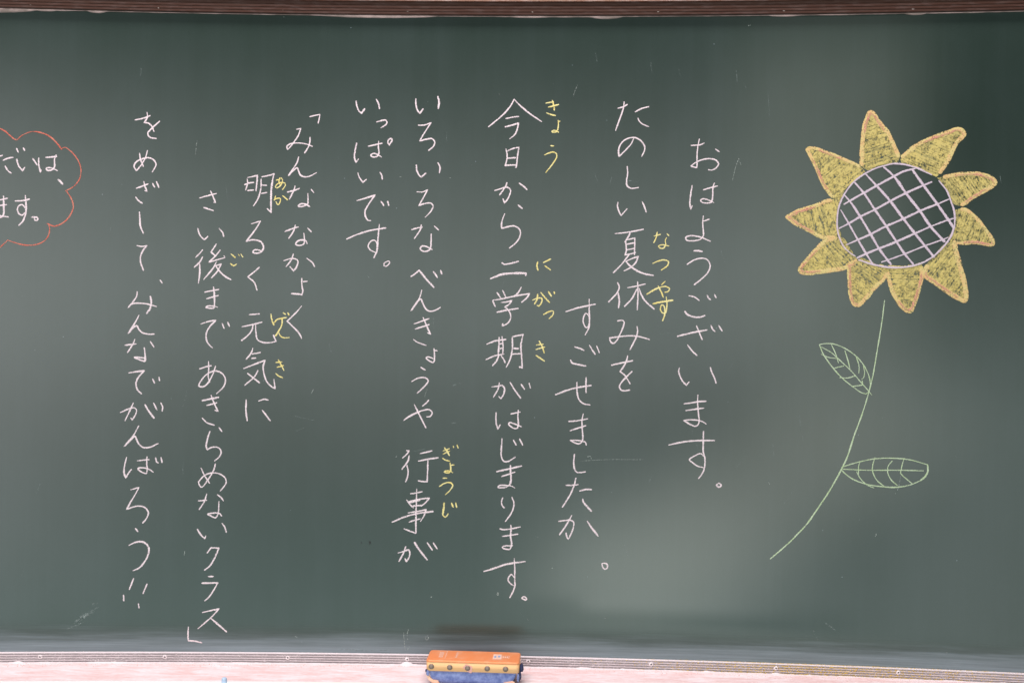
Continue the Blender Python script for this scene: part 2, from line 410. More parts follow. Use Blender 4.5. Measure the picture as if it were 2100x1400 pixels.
DATA = '''#T first
k|292:2660,9597 2754,9604 2834,9613 2893,9644/292:2808,9716 2783,9586 2769,9404 2772,9241 2764,9186! 2657,9210! 2740,9277 2865,9332 3009,9353 3117,9323 3168,9256 3119,9177 3047,9141 2984,9146/292:3107,9531 3176,9484
k|293:2685,8850 2660,8677 2648,8513 2667,8410! 2690,8477/292:2895,8772 3033,8814 3152,8845/292:3095,8900 3073,8824 3067,8678 3063,8606 3037,8542 2956,8527 2875,8541 2844,8578 2883,8605 2982,8587 3087,8537
k|292:2898,8287 2890,8151 2903,8006 2904,7924 2847,7851 2704,7823 2595,7837 2580,7886 2657,7917 2775,7910 2892,7878 3031,7816/292:2901,8191 3005,8224
k|324:2735,7637 2814,7638 2890,7624/289:2613,7386 2744,7468 2888,7500 2987,7470 3037,7361 2999,7243 2892,7124 2750,7008
k|293:2653,6800 2753,6777 2843,6714/292:2990,6807 3020,6752 3052,6731/292:3123,6830 3153,6768/360:2579,6508 2630,6448 2757,6404 2874,6405 2948,6432
k|360:2451,6042 2725,6113 2991,6167/293:2801,6237 2851,6114 2907,5987/292:3065,6253 3099,6180 3142,6139/292:3209,6249 3272,6151/293:2637,5884 2711,5785 2811,5691
k|293:2493,5454 2479,5399 2509,5290 2565,5191 2628,5133! 2673,5192/306:3064,5471 3094,5371 3141,5281 3172,5181
k|293:2582,4785 2705,4801 2849,4829 2986,4838/293:2620,4658 2779,4684 2951,4710/293:2840,4952 2836,4821 2851,4639 2868,4476 2854,4403 2800,4369 2728,4391 2586,4471! 2691,4487 2853,4479 2944,4450 2998,4414
k|360:2313,4010 2569,4070 2786,4097 3155,4109/307:2953,4273 2950,4094 2954,3894 2985,3767 2986,3658 2952,3511 2876,3397/288:2955,3818 2906,3860 2807,3822 2700,3744 2755,3690 2846,3628 2958,3599
k|292:3246,3317 3205,3280 3251,3241 3293,3278 3250,3317
#T second
k|295:1291,10291 1387,10316 1460,10358/296:1404,10408 1396,10313 1353,10167 1300,10021 1251,9875/295:1610,10222 1733,10286 1859,10320/290:1666,10105 1690,10049 1754,9994 1864,9949
k|295:1591,9730 1541,9621 1451,9520 1322,9388! 1312,9511 1359,9638 1467,9721 1594,9745 1703,9703 1786,9603 1796,9512 1743,9395
k|295:1477,9201 1486,9074 1467,8946 1478,8846 1551,8797 1687,8810
k|295:1314,8535 1304,8471 1329,8371 1372,8285! 1483,8413/308:1763,8546 1806,8455 1838,8355
k|290:1267,7947 1525,7979 1787,8032/295:1546,7976 1525,7916 1486,7851 1447,7793/295:1463,7824 1473,7724 1478,7632 1457,7552/295:1468,7829 1562,7852 1635,7871! 1633,7725 1630,7557/295:1487,7751 1618,7776/295:1489,7647 1619,7674/295:1457,7552 1548,7569 1647,7597/296:1530,7556 1485,7496 1386,7367 1243,7220/296:1480,7435 1585,7484 1703,7525! 1659,7415 1569,7323 1442,7252/363:1473,7432 1550,7350 1679,7260 1825,7201 1984,7173
k|296:1323,7029 1355,6956 1329,6864 1248,6763 1162,6671/346:1335,6837 1358,6682 1345,6563/295:1510,6939 1664,6968 1836,7011/291:1696,7050 1705,6850 1696,6530/296:1683,6913 1594,6739 1459,6592/326:1728,6923 1766,6814 1849,6687 2010,6546
k|295:1332,6316 1417,6328 1454,6299 1437,6208 1384,6079 1313,5941 1249,5895 1203,5931 1188,5995! 1348,6020 1566,6041 1748,6025 1930,5976/309:1695,6214 1707,6119 1672,5991 1614,5872 1569,5785
k|345:1231,5487 1408,5531 1617,5576/296:1527,5664 1499,5551 1437,5440 1387,5370! 1475,5304 1530,5222 1577,5146/296:1610,5373 1503,5267 1404,5147 1381,5083 1415,5023 1488,5011 1569,5027
#T third
k|328:361,6480 594,6555 912,6626/292:796,6717 799,6512 805,6329 795,6182 728,6050/237:802,6369 774,6429 737,6453 696,6383 688,6291 722,6209 753,6182 784,6210 809,6311
k|297:533,5822 630,5792 709,5757/296:812,5853 868,5762 918,5690/296:945,5846 996,5718/329:459,5571 487,5523 588,5494 744,5468
k|329:187,4920 374,4996 593,5059 848,5103/310:755,5245 755,4970/297:583,5158 591,4972 623,4844 706,4762 834,4737
k|297:440,4423 564,4432 792,4476/297:469,4248 602,4294 757,4347/297:709,4566 688,4442 694,4277 706,4130 693,4048 633,4005 560,4022 468,4072! 587,4068 715,4053 761,4030 774,3988
k|297:555,3805 542,3669 556,3541 593,3478 667,3466 762,3482
k|297:404,3223 505,3225 624,3240/311:586,3358 551,3211 471,3026 341,2813/329:662,3121 762,3149 881,3149/365:718,2966 732,2912 802,2830 880,2749
k|298:275,2542 403,2562 494,2568 550,2532 556,2459 515,2330 456,2209! 428,2255 415,2324/311:515,2656 449,2530 368,2400 292,2292/383:809,2555 880,2447 1013,2284
k|297:1094,1763 1108,1700 1150,1660 1190,1683 1199,1729 1165,1770 1094,1767
#T fourth
k|294:-656,10453 -731,10316 -876,10150 -1130,9935/293:-656,10450 -530,10326 -363,10190 -133,10035/298:-802,10090 -692,10115 -568,10132/298:-815,9935 -690,9968 -570,10006! -589,9905 -634,9795 -728,9712
k|298:-799,9519 -776,9410 -784,9300 -810,9208/298:-768,9486 -667,9529 -557,9552! -578,9392 -591,9264 -604,9176/298:-766,9346 -619,9359/298:-810,9208 -719,9218 -599,9224
k|298:-998,8739 -879,8777 -769,8805 -704,8751 -721,8659 -766,8567 -817,8508! -844,8585/298:-775,8888 -797,8823 -905,8661/330:-541,8880 -457,8822 -396,8762/330:-554,8468 -482,8408
k|312:-807,8307 -845,8209 -866,8108 -861,8031! -760,8058 -632,8077 -540,8028 -506,7946 -538,7836 -610,7744 -710,7664
k|312:-848,7384 -808,7357 -698,7373 -542,7414/403:-1062,7083 -860,7164 -640,7190 -393,7192! -402,7155
k|298:-934,6824 -865,6724/298:-830,6865 -773,6748/298:-482,6929 -545,6819 -617,6754/298:-1017,6673 -992,6612 -968,6563/298:-1009,6680 -855,6705 -599,6763 -324,6812! -369,6738 -469,6649/298:-855,6641 -744,6651 -657,6680! -707,6606 -789,6554! -734,6518/349:-930,6457 -743,6496 -538,6531/298:-743,6523 -687,6441 -677,6350 -713,6267 -776,6220 -831,6197! -822,6238
k|298:-1118,5853 -957,5915 -764,5945/298:-887,5980 -891,5797 -902,5650/298:-833,5999 -812,5816 -816,5669/298:-879,5861 -837,5867/298:-881,5769 -830,5783/298:-1127,5564 -953,5640 -792,5669/299:-889,5641 -934,5539 -1006,5450/331:-843,5641 -796,5568 -768,5508/298:-641,5983 -634,5836 -651,5671 -695,5524 -749,5422/330:-627,6001 -435,6040/312:-440,6031 -475,5838 -461,5636 -446,5416! -496,5431/367:-610,5778 -518,5779/298:-642,5671 -476,5682
k|299:-1015,5051 -910,5065 -818,5078 -777,5027 -784,4935 -838,4828! -880,4869/299:-874,5127 -891,5025 -981,4859/312:-669,5138 -579,4993 -471,4851/330:-461,5104 -399,5017/298:-312,5128 -289,5042
k|294:-927,4566 -931,4455 -920,4345 -892,4259! -851,4337/298:-647,4547 -479,4585/298:-510,4617 -518,4498 -507,4351 -534,4277 -607,4285 -691,4358 -664,4385 -572,4359 -452,4311
k|294:-811,4080 -820,3906 -822,3758 -775,3658 -701,3650 -561,3735/331:-594,4052 -545,3965/298:-480,4079 -420,3966
k|367:-903,3458 -672,3513 -438,3571/298:-812,3369 -708,3402 -565,3455/367:-645,3577 -644,3467 -634,3357 -642,3246 -665,3206/276:-665,3206 -742,3162 -880,3166 -852,3197 -705,3200 -613,3188 -561,3156
k|294:-785,2968 -807,2895 -793,2821 -756,2779/294:-611,2980 -573,2862 -590,2751 -644,2640 -731,2524
k|298:-828,2383 -769,2369 -623,2386 -448,2426/298:-786,2242 -658,2262 -496,2287/368:-627,2452 -619,2383 -630,2254 -610,2125 -615,2052/294:-615,2052 -646,2000 -784,2027 -766,2053 -591,2070
k|367:-1125,1573 -945,1632 -688,1719 -349,1775/294:-556,1828 -544,1648 -542,1427 -537,1317 -572,1206 -630,1091/294:-548,1464 -604,1527 -645,1490 -667,1425 -620,1352 -564,1320
k|299:-406,1090 -360,1114 -313,1067 -332,1049 -402,1084
#T fifth
k|313:-2508,10445 -2504,10350 -2475,10240 -2428,10176! -2369,10259/349:-2092,10496 -2069,10390 -2080,10271
k|294:-2450,9956 -2343,9957 -2215,10004! -2287,9893 -2378,9746 -2423,9657! -2304,9691 -2193,9702 -2141,9638 -2164,9564 -2252,9486
k|299:-2482,9204 -2472,9103 -2425,9012 -2391,8979! -2306,9053/294:-2078,9253 -2037,9162 -2049,9066
k|276:-2464,8703 -2366,8700 -2266,8743! -2347,8590 -2428,8443! -2327,8480 -2199,8491 -2161,8436 -2197,8344 -2306,8227
k|294:-2557,7992 -2451,8024 -2359,8039/299:-2378,8080 -2392,8002 -2504,7827/294:-2129,8060 -2050,7987/299:-2189,7913 -2191,7766 -2199,7655 -2235,7604 -2327,7584 -2392,7626 -2365,7681 -2282,7677 -2174,7623
k|368:-2561,7110 -2479,7166 -2409,7231! -2275,7067 -2130,6912/313:-2139,7206 -2064,7097/331:-2004,7226 -1982,7166
k|313:-2357,6855 -2386,6735 -2454,6606 -2554,6467! -2418,6661 -2372,6689 -2334,6607 -2269,6497 -2195,6458 -2103,6477 -2002,6532
k|313:-2490,6219 -2212,6323/299:-2467,6124 -2211,6208/299:-2326,6341 -2256,6185 -2181,6030! -2236,6053/258:-2502,5925 -2428,5874 -2261,5817
k|299:-2114,5755 -2103,5635 -2107,5525 -2129,5497 -2259,5578 -2232,5601 -2111,5565/299:-2104,5727 -2054,5717
k|331:-2358,5403 -2275,5354/295:-2527,5134 -2402,5200 -2273,5207 -2217,5156 -2254,5082 -2417,4918
k|368:-2670,4400 -2542,4490 -2340,4584/313:-2340,4584 -2193,4608 -2134,4550 -2164,4485 -2234,4471/332:-2474,4702 -2414,4583 -2339,4437 -2252,4269/295:-2319,4676 -2259,4723 -2204,4784
k|299:-2612,3830 -2562,3830! -2599,3771 -2681,3692/299:-2561,3734 -2579,3642 -2693,3479/313:-2602,3550 -2577,3440 -2588,3329 -2621,3246/299:-2354,3778 -2240,3803 -2133,3832/313:-2385,3635 -2201,3675 -2014,3705/299:-2205,3665 -2208,3481 -2215,3251! -2270,3250 -2381,3262
k|299:-2526,3017 -2416,3036 -2309,3060/313:-2411,3114 -2414,2852 -2420,2576 -2417,2272! -2537,2316 -2639,2355/299:-2598,2901 -2533,2814 -2472,2756/299:-2561,2869 -2359,2918 -2171,2942! -2239,2855 -2321,2789/299:-2543,2847 -2350,2899/299:-2477,2787 -2321,2802/299:-2568,2657 -2393,2687 -2232,2722! -2264,2615 -2332,2500/368:-2865,2478 -2650,2573 -2430,2640 -2102,2691/299:-2548,2482 -2447,2520 -2340,2549
k|300:-2748,1898 -2643,1928 -2551,1957 -2527,1892 -2550,1800 -2595,1735! -2614,1790/332:-2607,2017 -2643,1909 -2730,1742/406:-2439,2096 -2367,1987 -2199,1777/332:-2197,2096 -2105,1963/299:-2088,2096 -2013,1988
#T sixth
k|312:-3631,10394 -3616,10303 -3578,10211 -3526,10170! -3472,10249/331:-3253,10435 -3212,10362 -3189,10261
k|299:-3245,10009 -3153,10032 -3070,10042 -3046,9997 -3079,9950 -3155,9900
k|313:-3614,9605 -3643,9458 -3651,9330 -3623,9247! -3578,9308/299:-3393,9549 -3139,9610/299:-3200,9646 -3203,9536 -3192,9408 -3238,9356 -3311,9352 -3348,9379 -3294,9416 -3220,9398 -3146,9350/299:-2992,9575 -3024,9621 -3006,9681 -2956,9700 -2947,9667 -3001,9579
k|276:-3584,9046 -3556,8964 -3487,8869! -3426,8925/331:-3165,9060 -3133,9005 -3123,8935
k|331:-3593,8526 -3450,8570 -3258,8633! -3358,8488 -3439,8341 -3432,8230 -3382,8157 -3336,8152/313:-3141,8513 -3090,8436/313:-3017,8514 -2995,8441
k|313:-3783,7800 -3609,7879 -3370,7959 -3049,8018/331:-3169,8086 -3182,7939 -3199,7719 -3210,7590 -3264,7457/258:-3206,7709 -3240,7773 -3295,7782 -3359,7726 -3376,7662 -3330,7598 -3237,7553
k|258:-3015,7390 -3070,7352 -3073,7306 -3032,7298 -2968,7363 -2978,7394 -3018,7390
#T seventh
k|239:-4499,10094 -4312,10139! -4320,10074 -4341,9977
k|275:-4746,9853 -4667,9872! -4712,9739 -4784,9628 -4874,9508 -4914,9471! -4926,9526 -4866,9576 -4710,9596 -4545,9573 -4449,9537/294:-4491,9702 -4499,9595 -4535,9503 -4589,9414
k|294:-4702,9332 -4734,9225 -4815,9096 -4893,8979! -4779,9096 -4728,9130 -4705,9079 -4668,8997 -4585,8961 -4493,8975 -4365,9043
k|298:-4906,8672 -4756,8711 -4683,8743/275:-4766,8788 -4784,8711 -4820,8637 -4868,8541/298:-4459,8724 -4411,8669/298:-4523,8650 -4520,8549 -4524,8457 -4625,8404 -4702,8409 -4653,8452 -4570,8447 -4487,8406
k|298:-4947,7928 -4804,7985 -4698,8018/298:-4753,8050 -4785,7939 -4872,7804/298:-4520,7998 -4455,7934/298:-4592,7905 -4578,7776 -4590,7703 -4673,7669 -4743,7692 -4710,7747 -4637,7772 -4554,7762 -4526,7707
k|298:-4963,7381 -4799,7425 -4706,7393 -4697,7352 -4724,7260 -4778,7192! -4843,7268/294:-4785,7508 -4817,7406 -4916,7271/276:-4532,7432 -4421,7346 -4384,7279
k|294:-4620,7050 -4619,6931 -4600,6802 -4617,6738/367:-4617,6750 -4810,6763/299:-4592,6990 -4519,6998
k|294:-4619,6530 -4697,6433 -4888,6242! -4749,6111 -4656,6011 -4613,5923
#T eighth
k|274:-5666,8910 -5656,8846 -5664,8791 -5691,8699/298:-5657,8934 -5547,8958 -5474,8977! -5482,8849 -5499,8687/297:-5710,8800 -5628,8832 -5542,8844/297:-5654,8690 -5545,8701/297:-5404,8905 -5403,8795 -5416,8684 -5469,8518 -5542,8407/298:-5391,8951 -5254,8980 -5159,9014/367:-5166,9000 -5198,8834 -5214,8613 -5211,8287/275:-5214,8287 -5285,8356/256:-5381,8795 -5298,8792/293:-5397,8639 -5297,8658
k|311:-5575,8067 -5484,8096 -5407,8121! -5483,7986 -5672,7735! -5590,7760 -5480,7762 -5388,7721 -5347,7639 -5369,7565 -5460,7514 -5546,7530 -5524,7572 -5460,7578 -5396,7561
k|293:-5426,7248 -5511,7168 -5635,7069! -5509,6957 -5462,6823
k|298:-5600,6358 -5416,6373/312:-5736,6127 -5520,6176 -5361,6218/298:-5529,6175 -5546,6074 -5610,5982 -5737,5870/294:-5483,6176 -5473,6020 -5444,5891 -5352,5841 -5205,5835 -5095,5859! -5142,5974
k|298:-5530,5721 -5560,5633 -5651,5518/298:-5533,5618 -5390,5647/298:-5550,5532 -5473,5542/312:-5699,5341 -5476,5431 -5297,5501! -5329,5396 -5319,5268 -5271,5121 -5188,5021 -5101,4970! -5128,5144
k|298:-5429,5307 -5492,5192 -5674,5028/293:-5621,5249 -5399,5079
k|330:-5644,4753 -5647,4546 -5621,4363/298:-5411,4733 -5304,4767 -5231,4753/312:-5339,4559 -5190,4367
#T ninth
k|292:-6548,8540 -6384,8588 -6242,8627/297:-6348,8671 -6293,8544 -6255,8456! -6288,8461/297:-6468,8358 -6294,8305
k|292:-6583,7962 -6541,7843 -6458,7753! -6395,7818/297:-6178,7971 -6113,7886 -6098,7827
k|296:-6488,7565 -6529,7513 -6614,7424/296:-6488,7431 -6537,7339 -6641,7236/328:-6540,7293 -6538,7128 -6560,6938/297:-6233,7677 -6329,7525! -6246,7453/297:-6159,7564 -6246,7453 -6367,7335! -6190,7389 -6063,7424! -6090,7460/310:-6226,7343 -6289,7223 -6461,7009/297:-6244,7269 -6138,7302! -6206,7169 -6315,7042/311:-6244,7269 -6151,7151 -6059,7069 -5953,7012
k|292:-6440,6771 -6181,6824/297:-6406,6647 -6293,6681 -6187,6710/347:-6277,6870 -6261,6727 -6255,6544/274:-6255,6544 -6273,6474 -6419,6487 -6383,6509 -6255,6507 -6196,6489
k|311:-6504,6173 -6362,6221 -6225,6245! -6343,6120 -6405,5991 -6395,5862 -6339,5771 -6288,5729/297:-6109,6187 -6072,6096/297:-6005,6210 -5974,6137
k|292:-6518,5328 -6409,5366 -6308,5389/297:-6358,5468 -6353,5293 -6361,5183 -6333,5082/297:-6226,5377 -6270,5239 -6387,5035 -6469,4989 -6533,5006 -6479,5126 -6371,5238 -6225,5291 -6097,5241 -6037,5131 -6067,5002 -6203,4863
k|366:-6463,4731 -6166,4795/297:-6383,4640 -6198,4692/297:-6303,4829 -6238,4669 -6172,4536! -6227,4550/297:-6463,4400 -6380,4318 -6237,4270
k|297:-6146,4223 -6095,4152/329:-6320,4150 -6359,4024 -6385,3877 -6366,3803! -6303,3844 -6212,3860 -6138,3833 -6105,3760 -6137,3677 -6224,3599
k|292:-6478,3462 -6426,3343 -6319,3178/297:-6212,3538 -6244,3418 -6352,3233 -6460,3100 -6497,3121 -6525,3199! -6408,3325 -6262,3372 -6115,3346 -6023,3273 -6008,3181 -6112,3033
k|311:-6518,2842 -6370,2856/297:-6368,2975 -6412,2828 -6502,2683/297:-6166,2959 -6102,2913 -6052,2845/297:-6138,2834 -6145,2627 -6163,2572 -6199,2525 -6291,2562 -6346,2592 -6255,2612 -6127,2609 -6086,2563
k|366:-6535,2302 -6470,2201 -6396,2128! -6379,2183/298:-6074,2420 -6023,2352 -5995,2256
k|297:-6271,1967 -6348,1861/329:-6270,1959 -6129,1953! -6210,1761 -6300,1613 -6394,1539
k|311:-6322,1417 -6234,1416/366:-6438,1290 -6147,1297/293:-6147,1297 -6223,1153 -6313,1023 -6385,958
k|292:-6425,738 -6117,809! -6236,673 -6508,432/366:-6276,636 -6125,508 -5973,376
k|311:-6688,463 -6694,321 -6684,201! -6561,196 -6436,165
#T tenth
k|295:-7766,9982 -7616,10016 -7493,10067/308:-7548,10127 -7540,10044 -7597,9934! -7524,9926 -7460,9872 -7414,9772/290:-7312,9966 -7451,9836 -7531,9734 -7485,9661 -7373,9641
k|290:-7679,9361 -7663,9256 -7611,9119/290:-7534,9413 -7564,9294 -7644,9146 -7734,9031! -7780,9116 -7744,9190 -7627,9256 -7500,9277 -7409,9232 -7372,9151 -7440,9012
k|308:-7734,8702 -7517,8786/295:-7596,8832 -7568,8726 -7531,8650! -7576,8662/295:-7432,8798 -7395,8729/295:-7360,8830 -7317,8730/326:-7744,8537 -7692,8472 -7619,8423
k|326:-7672,8258 -7662,8121 -7652,7993 -7596,7865
k|290:-7712,7629 -7630,7612 -7525,7632! -7602,7535 -7646,7406 -7636,7297 -7590,7169
k|273:-7274,6986 -7237,6932
k|291:-7699,6761 -7712,6673 -7784,6562 -7865,6465! -7802,6528 -7711,6548 -7530,6537 -7339,6490/363:-7455,6676 -7436,6566 -7457,6456 -7519,6360
k|309:-7664,6321 -7726,6196 -7860,5978! -7744,6104 -7698,6123 -7671,6068 -7598,5996 -7488,5969 -7380,5972
k|295:-7918,5754 -7714,5783/294:-7736,5869 -7768,5783 -7870,5622/295:-7447,5832 -7381,5732/327:-7559,5712 -7543,5574 -7547,5464 -7629,5482 -7742,5532 -7684,5532 -7548,5519/236:-7552,5515 -7549,5460
k|327:-7845,5237 -7700,5261 -7555,5281! -7663,5160 -7707,5040 -7679,4921 -7605,4849/295:-7399,5126 -7362,5053/295:-7281,5159 -7268,5096
k|295:-7992,4491 -7839,4562 -7739,4581 -7693,4545 -7711,4453 -7773,4355! -7797,4388/294:-7753,4673 -7802,4562 -7905,4341/382:-7535,4642 -7476,4538 -7369,4396/291:-7377,4673 -7312,4549/296:-7241,4678 -7207,4605 -7216,4526
k|327:-7651,4243 -7744,4067 -7914,3855! -7779,3994 -7716,4046 -7688,3994 -7642,3903 -7560,3839 -7433,3846 -7288,3915
k|326:-7870,3648 -7905,3497 -7915,3368 -7885,3264! -7828,3360 -7778,3424/295:-7667,3587 -7449,3614/295:-7489,3665 -7494,3537 -7484,3427 -7501,3353 -7610,3389 -7656,3444 -7538,3454 -7447,3427 -7371,3376/291:-7331,3645 -7307,3566 -7276,3551/296:-7228,3649 -7209,3561
k|309:-7785,3042 -7635,3086! -7697,2966 -7787,2809 -7858,2676! -7655,2736 -7517,2706 -7456,2609 -7494,2498 -7556,2421
k|295:-7692,2313 -7649,2258/363:-7812,1995 -7707,2047 -7599,2066 -7508,2038 -7443,1956 -7451,1827 -7522,1680 -7621,1569 -7730,1519
k|308:-7720,1370 -7796,1169/295:-7468,1266 -7539,1095/295:-7904,1057 -7897,956/295:-7624,897 -7613,815
#T ruby_kyou
k|294:-64,10382 12,10396 83,10410/294:-10,10308 84,10332 180,10359/282:61,10437 83,10361 108,10249! 90,10267/294:-44,10202 27,10173 121,10152
k|259:175,10062 180,9973 165,9879 142,9846 89,9839 56,9848 83,9870 142,9868 186,9838/212:179,10035 214,10050
k|259:36,9587 98,9583/259:-76,9411 12,9450 94,9468 147,9438 154,9374 96,9268 -45,9085
#T ruby_natsuyasu
k|272:1993,7909 2108,7938/272:2049,7981 2027,7869 1987,7786/271:2230,7952 2264,7918/244:2224,7877 2200,7829 2209,7754 2172,7685 2104,7685 2074,7719 2144,7746 2269,7723
k|299:1974,7397 2093,7448 2188,7463 2263,7433 2251,7365 2136,7275
k|353:1873,6822 2018,6912 2127,6956/272:2113,6954 2222,6968 2290,6928 2263,6873 2203,6861/299:2079,6974 2128,6885 2176,6770/272:2210,7067 2140,6998
k|380:1988,6645 2157,6681 2347,6712/272:2231,6774 2246,6654 2240,6545 2221,6476 2167,6476 2125,6544 2151,6626 2192,6599 2211,6490 2195,6394 2168,6332
#T ruby_nigakki
k|331:-178,7406 -192,7323 -170,7256/301:-69,7397 62,7461/301:-46,7337 65,7258
k|301:-264,6691 -167,6729 -92,6722 -98,6647 -150,6579 -183,6593/301:-171,6800 -182,6706 -229,6616/301:-111,6835 -32,6738 52,6652/361:30,6852 85,6769/301:136,6848 145,6812
k|271:-54,6422 32,6471 122,6487 122,6424 48,6345
k|271:-184,5848 -55,5865/271:-189,5765 -28,5812/301:-131,5921 -74,5819 -35,5702/301:-188,5652 -30,5549
#T ruby_gyouji
k|224:-1924,3832 -1801,3879/224:-1917,3776 -1795,3834/380:-1891,3889 -1845,3833 -1800,3750/268:-1928,3693 -1866,3660 -1793,3644/246:-1729,3930 -1723,3904/246:-1659,3950 -1636,3892
k|291:-1787,3608 -1775,3521 -1774,3460 -1818,3422 -1897,3436 -1875,3453 -1774,3454 -1735,3427/268:-1775,3566 -1710,3573
k|268:-1920,3320 -1842,3324/268:-1981,3166 -1872,3229 -1772,3236 -1732,3192 -1770,3108 -1864,3012
k|425:-1890,2849 -1895,2771 -1909,2681 -1912,2620/268:-1912,2620 -1865,2587 -1832,2615 -1810,2655/313:-1751,2853 -1716,2779/291:-1672,2858 -1652,2774
#T ruby_aka
k|238:-5123,8892 -5075,8904 -5043,8914/238:-5050,8937 -5068,8891 -5065,8845 -5042,8808/238:-5025,8937 -5001,8896 -5010,8850 -5042,8790 -5110,8746 -5135,8770 -5097,8821 -5042,8847 -4978,8848 -4946,8828 -4954,8782 -5000,8719
k|252:-5153,8525 -5099,8551 -5039,8549 -5039,8510 -5070,8436 -5093,8436 -5121,8486/252:-5127,8596 -5140,8559 -5153,8518/275:-4998,8602 -4906,8528
#T ruby_go
k|235:-5955,7491 -5923,7469 -5879,7432/222:-5816,7491 -5800,7460/248:-5772,7499 -5735,7440/235:-5966,7316 -5943,7295 -5908,7272 -5877,7288 -5849,7304
#T ruby_genki
k|335:-5193,6370 -5176,6270 -5139,6171/273:-5123,6218 -5082,6271 -4998,6293 -4904,6310/315:-4988,6293 -4982,6209 -5007,6114/273:-4963,6399 -4920,6368/294:-4879,6400 -4854,6358
k|356:-5012,6114 -5100,5966/231:-5043,6019 -5006,5957 -4942,5928 -4843,5938
k|273:-5095,5462 -4980,5476/252:-5068,5373 -4948,5406/294:-5048,5515 -5000,5431 -4941,5316/273:-5093,5257 -5040,5210 -4966,5177
#T cloud_text
k|274:-10289,9244 -10246,9259 -10204,9271
k|309:-10186,9180 -10109,9217 -10006,9240/291:-10151,9075 -10107,8997 -10042,8946/309:-9943,9404 -9913,9335/309:-9819,9412 -9798,9372
k|344:-9941,9202 -9902,9080 -9833,8994! -9796,9056/310:-9646,9222 -9567,9105
k|310:-9537,9237 -9538,9123 -9506,8974! -9494,9009/345:-9410,9248 -9215,9270/294:-9219,9296 -9249,9216 -9248,9076 -9291,9022 -9377,9008 -9400,9046 -9317,9057 -9192,9006
k|415:-9173,8839 -9098,8762
k|291:-10291,8432 -10189,8452 -10103,8476/291:-10290,8327 -10119,8356/343:-10175,8513 -10170,8320 -10173,8171 -10220,8117 -10272,8125 -10272,8143 -10169,8136 -10083,8125
k|310:-9962,8426 -9811,8436 -9705,8466/343:-9778,8529 -9762,8328 -9775,8169 -9825,8045 -9893,7974/292:-9779,8301 -9828,8358 -9888,8343 -9921,8272 -9886,8185 -9826,8165 -9778,8213
k|310:-9657,8127 -9611,8133 -9550,8120 -9554,8076 -9602,8075 -9606,8116
#T cloud
cloud_arc|326:-10353,9816 -10293,9795 -10251,9771 -10147,9716 -10061,9639 -9975,9574 -9944,9566
cloud_arc|172:-9944,9562 -9838,9658 -9701,9717 -9633,9729/346:-9641,9729 -9564,9723 -9391,9671 -9252,9568 -9121,9412
cloud_arc|259:-9104,9427 -9061,9445 -8904,9328 -8799,9172 -8760,9014 -8788,8855 -8899,8712 -9037,8632
cloud_arc|311:-9028,8633 -8932,8483 -8896,8343 -8930,8219 -9032,8076 -9170,7986 -9256,7970 -9369,8014
cloud_arc|274:-9343,8009 -9328,7895 -9358,7772 -9461,7664 -9632,7609 -9804,7610 -9959,7648 -10097,7693
cloud_arc|257:-10093,7693 -10182,7604 -10233,7555 -10301,7507
#T flower_green
stem|228:6217,6744 6174,6349 6095,5809 6030,5377 5963,5070/293:5963,5070 5842,4645 5707,4255 5589,3865 5478,3610 5271,3217 5046,2859 4855,2573 4654,2351/268:4663,2351 4443,2137 4214,1931
leaf|210:5054,5918 5165,5938 5324,5929 5537,5842 5750,5683 5897,5483 5970,5295 5985,5160 5963,5065/210:5054,5912 5128,5742 5276,5528 5464,5314 5678,5142 5811,5049 5903,5018! 5963,5065
leaf_vein|184:5087,5877 5273,5771 5407,5651 5621,5452 5808,5238 5955,5073 6008,5004/185:5271,5920 5353,5745 5403,5584/211:5516,5815 5571,5640 5615,5465/184:5723,5696 5773,5535 5772,5400/184:5851,5536 5874,5428 5860,5320 5828,5293/159:5088,5742 5222,5684 5380,5665/185:5304,5480 5501,5531/211:5425,5314 5570,5308 5701,5350/237:5651,5155 5783,5173 5840,5190 5834,5260
leaf|207:5491,3664 5775,3757 6063,3826 6377,3846 6691,3826 7004,3747/338:7022,3740 7031,3633 6994,3538 6904,3449/238:6904,3449 6723,3364 6489,3315 6227,3317 5964,3351 5727,3426 5580,3517 5481,3610
leaf_vein|208:5513,3624 5961,3615 6485,3628 6953,3628/184:5814,3766 5789,3671 5791,3536/184:5756,3584 5818,3469 5938,3350 6070,3291/209:6084,3853 6044,3704 6045,3596 6121,3436 6253,3325/209:6391,3793 6322,3697 6316,3575 6383,3442 6488,3350/208:6604,3851 6562,3689 6543,3567! 6643,3475 6749,3392
#T flower_disc
disc_outline|281:6305,9249 6036,9174 5810,9058 5611,8897 5455,8672 5370,8457 5343,8250 5349,8052 5392,7881 5477,7719 5598,7603 5672,7558/343:5743,7486 5972,7410 6278,7354 6548,7356 6816,7414 7056,7546 7252,7743 7378,7930 7427,8091/293:7436,8091 7438,8278 7419,8412 7378,8528 7295,8746 7149,8938/314:7019,9046 6736,9181 6493,9244 6349,9254 6236,9237
grid_line|396:6167,9192 6343,9030 6573,8707 6829,8376 7023,8091 7259,7832
grid_line|397:5836,9076 6049,8843 6288,8573 6518,8260 6739,7974 6924,7742 7082,7546
grid_line|364:5653,8906 5815,8717 6011,8421 6225,8107 6411,7825 6562,7598 6712,7419
grid_line|366:5482,8663 5585,8542 5759,8277 5952,7956 6114,7677 6318,7408
grid_line|297:5406,8403 5547,8162 5721,7855 5882,7586 5989,7416
grid_line|395:6686,9127 6883,8850 7129,8510 7314,8242 7428,8073
grid_line|346:5466,8511 5815,8717 6309,8998 6524,9110 6723,9163
grid_line|345:5382,8065 5547,8151 5759,8281 6020,8412 6288,8564 6556,8707 6866,8850 7020,8915
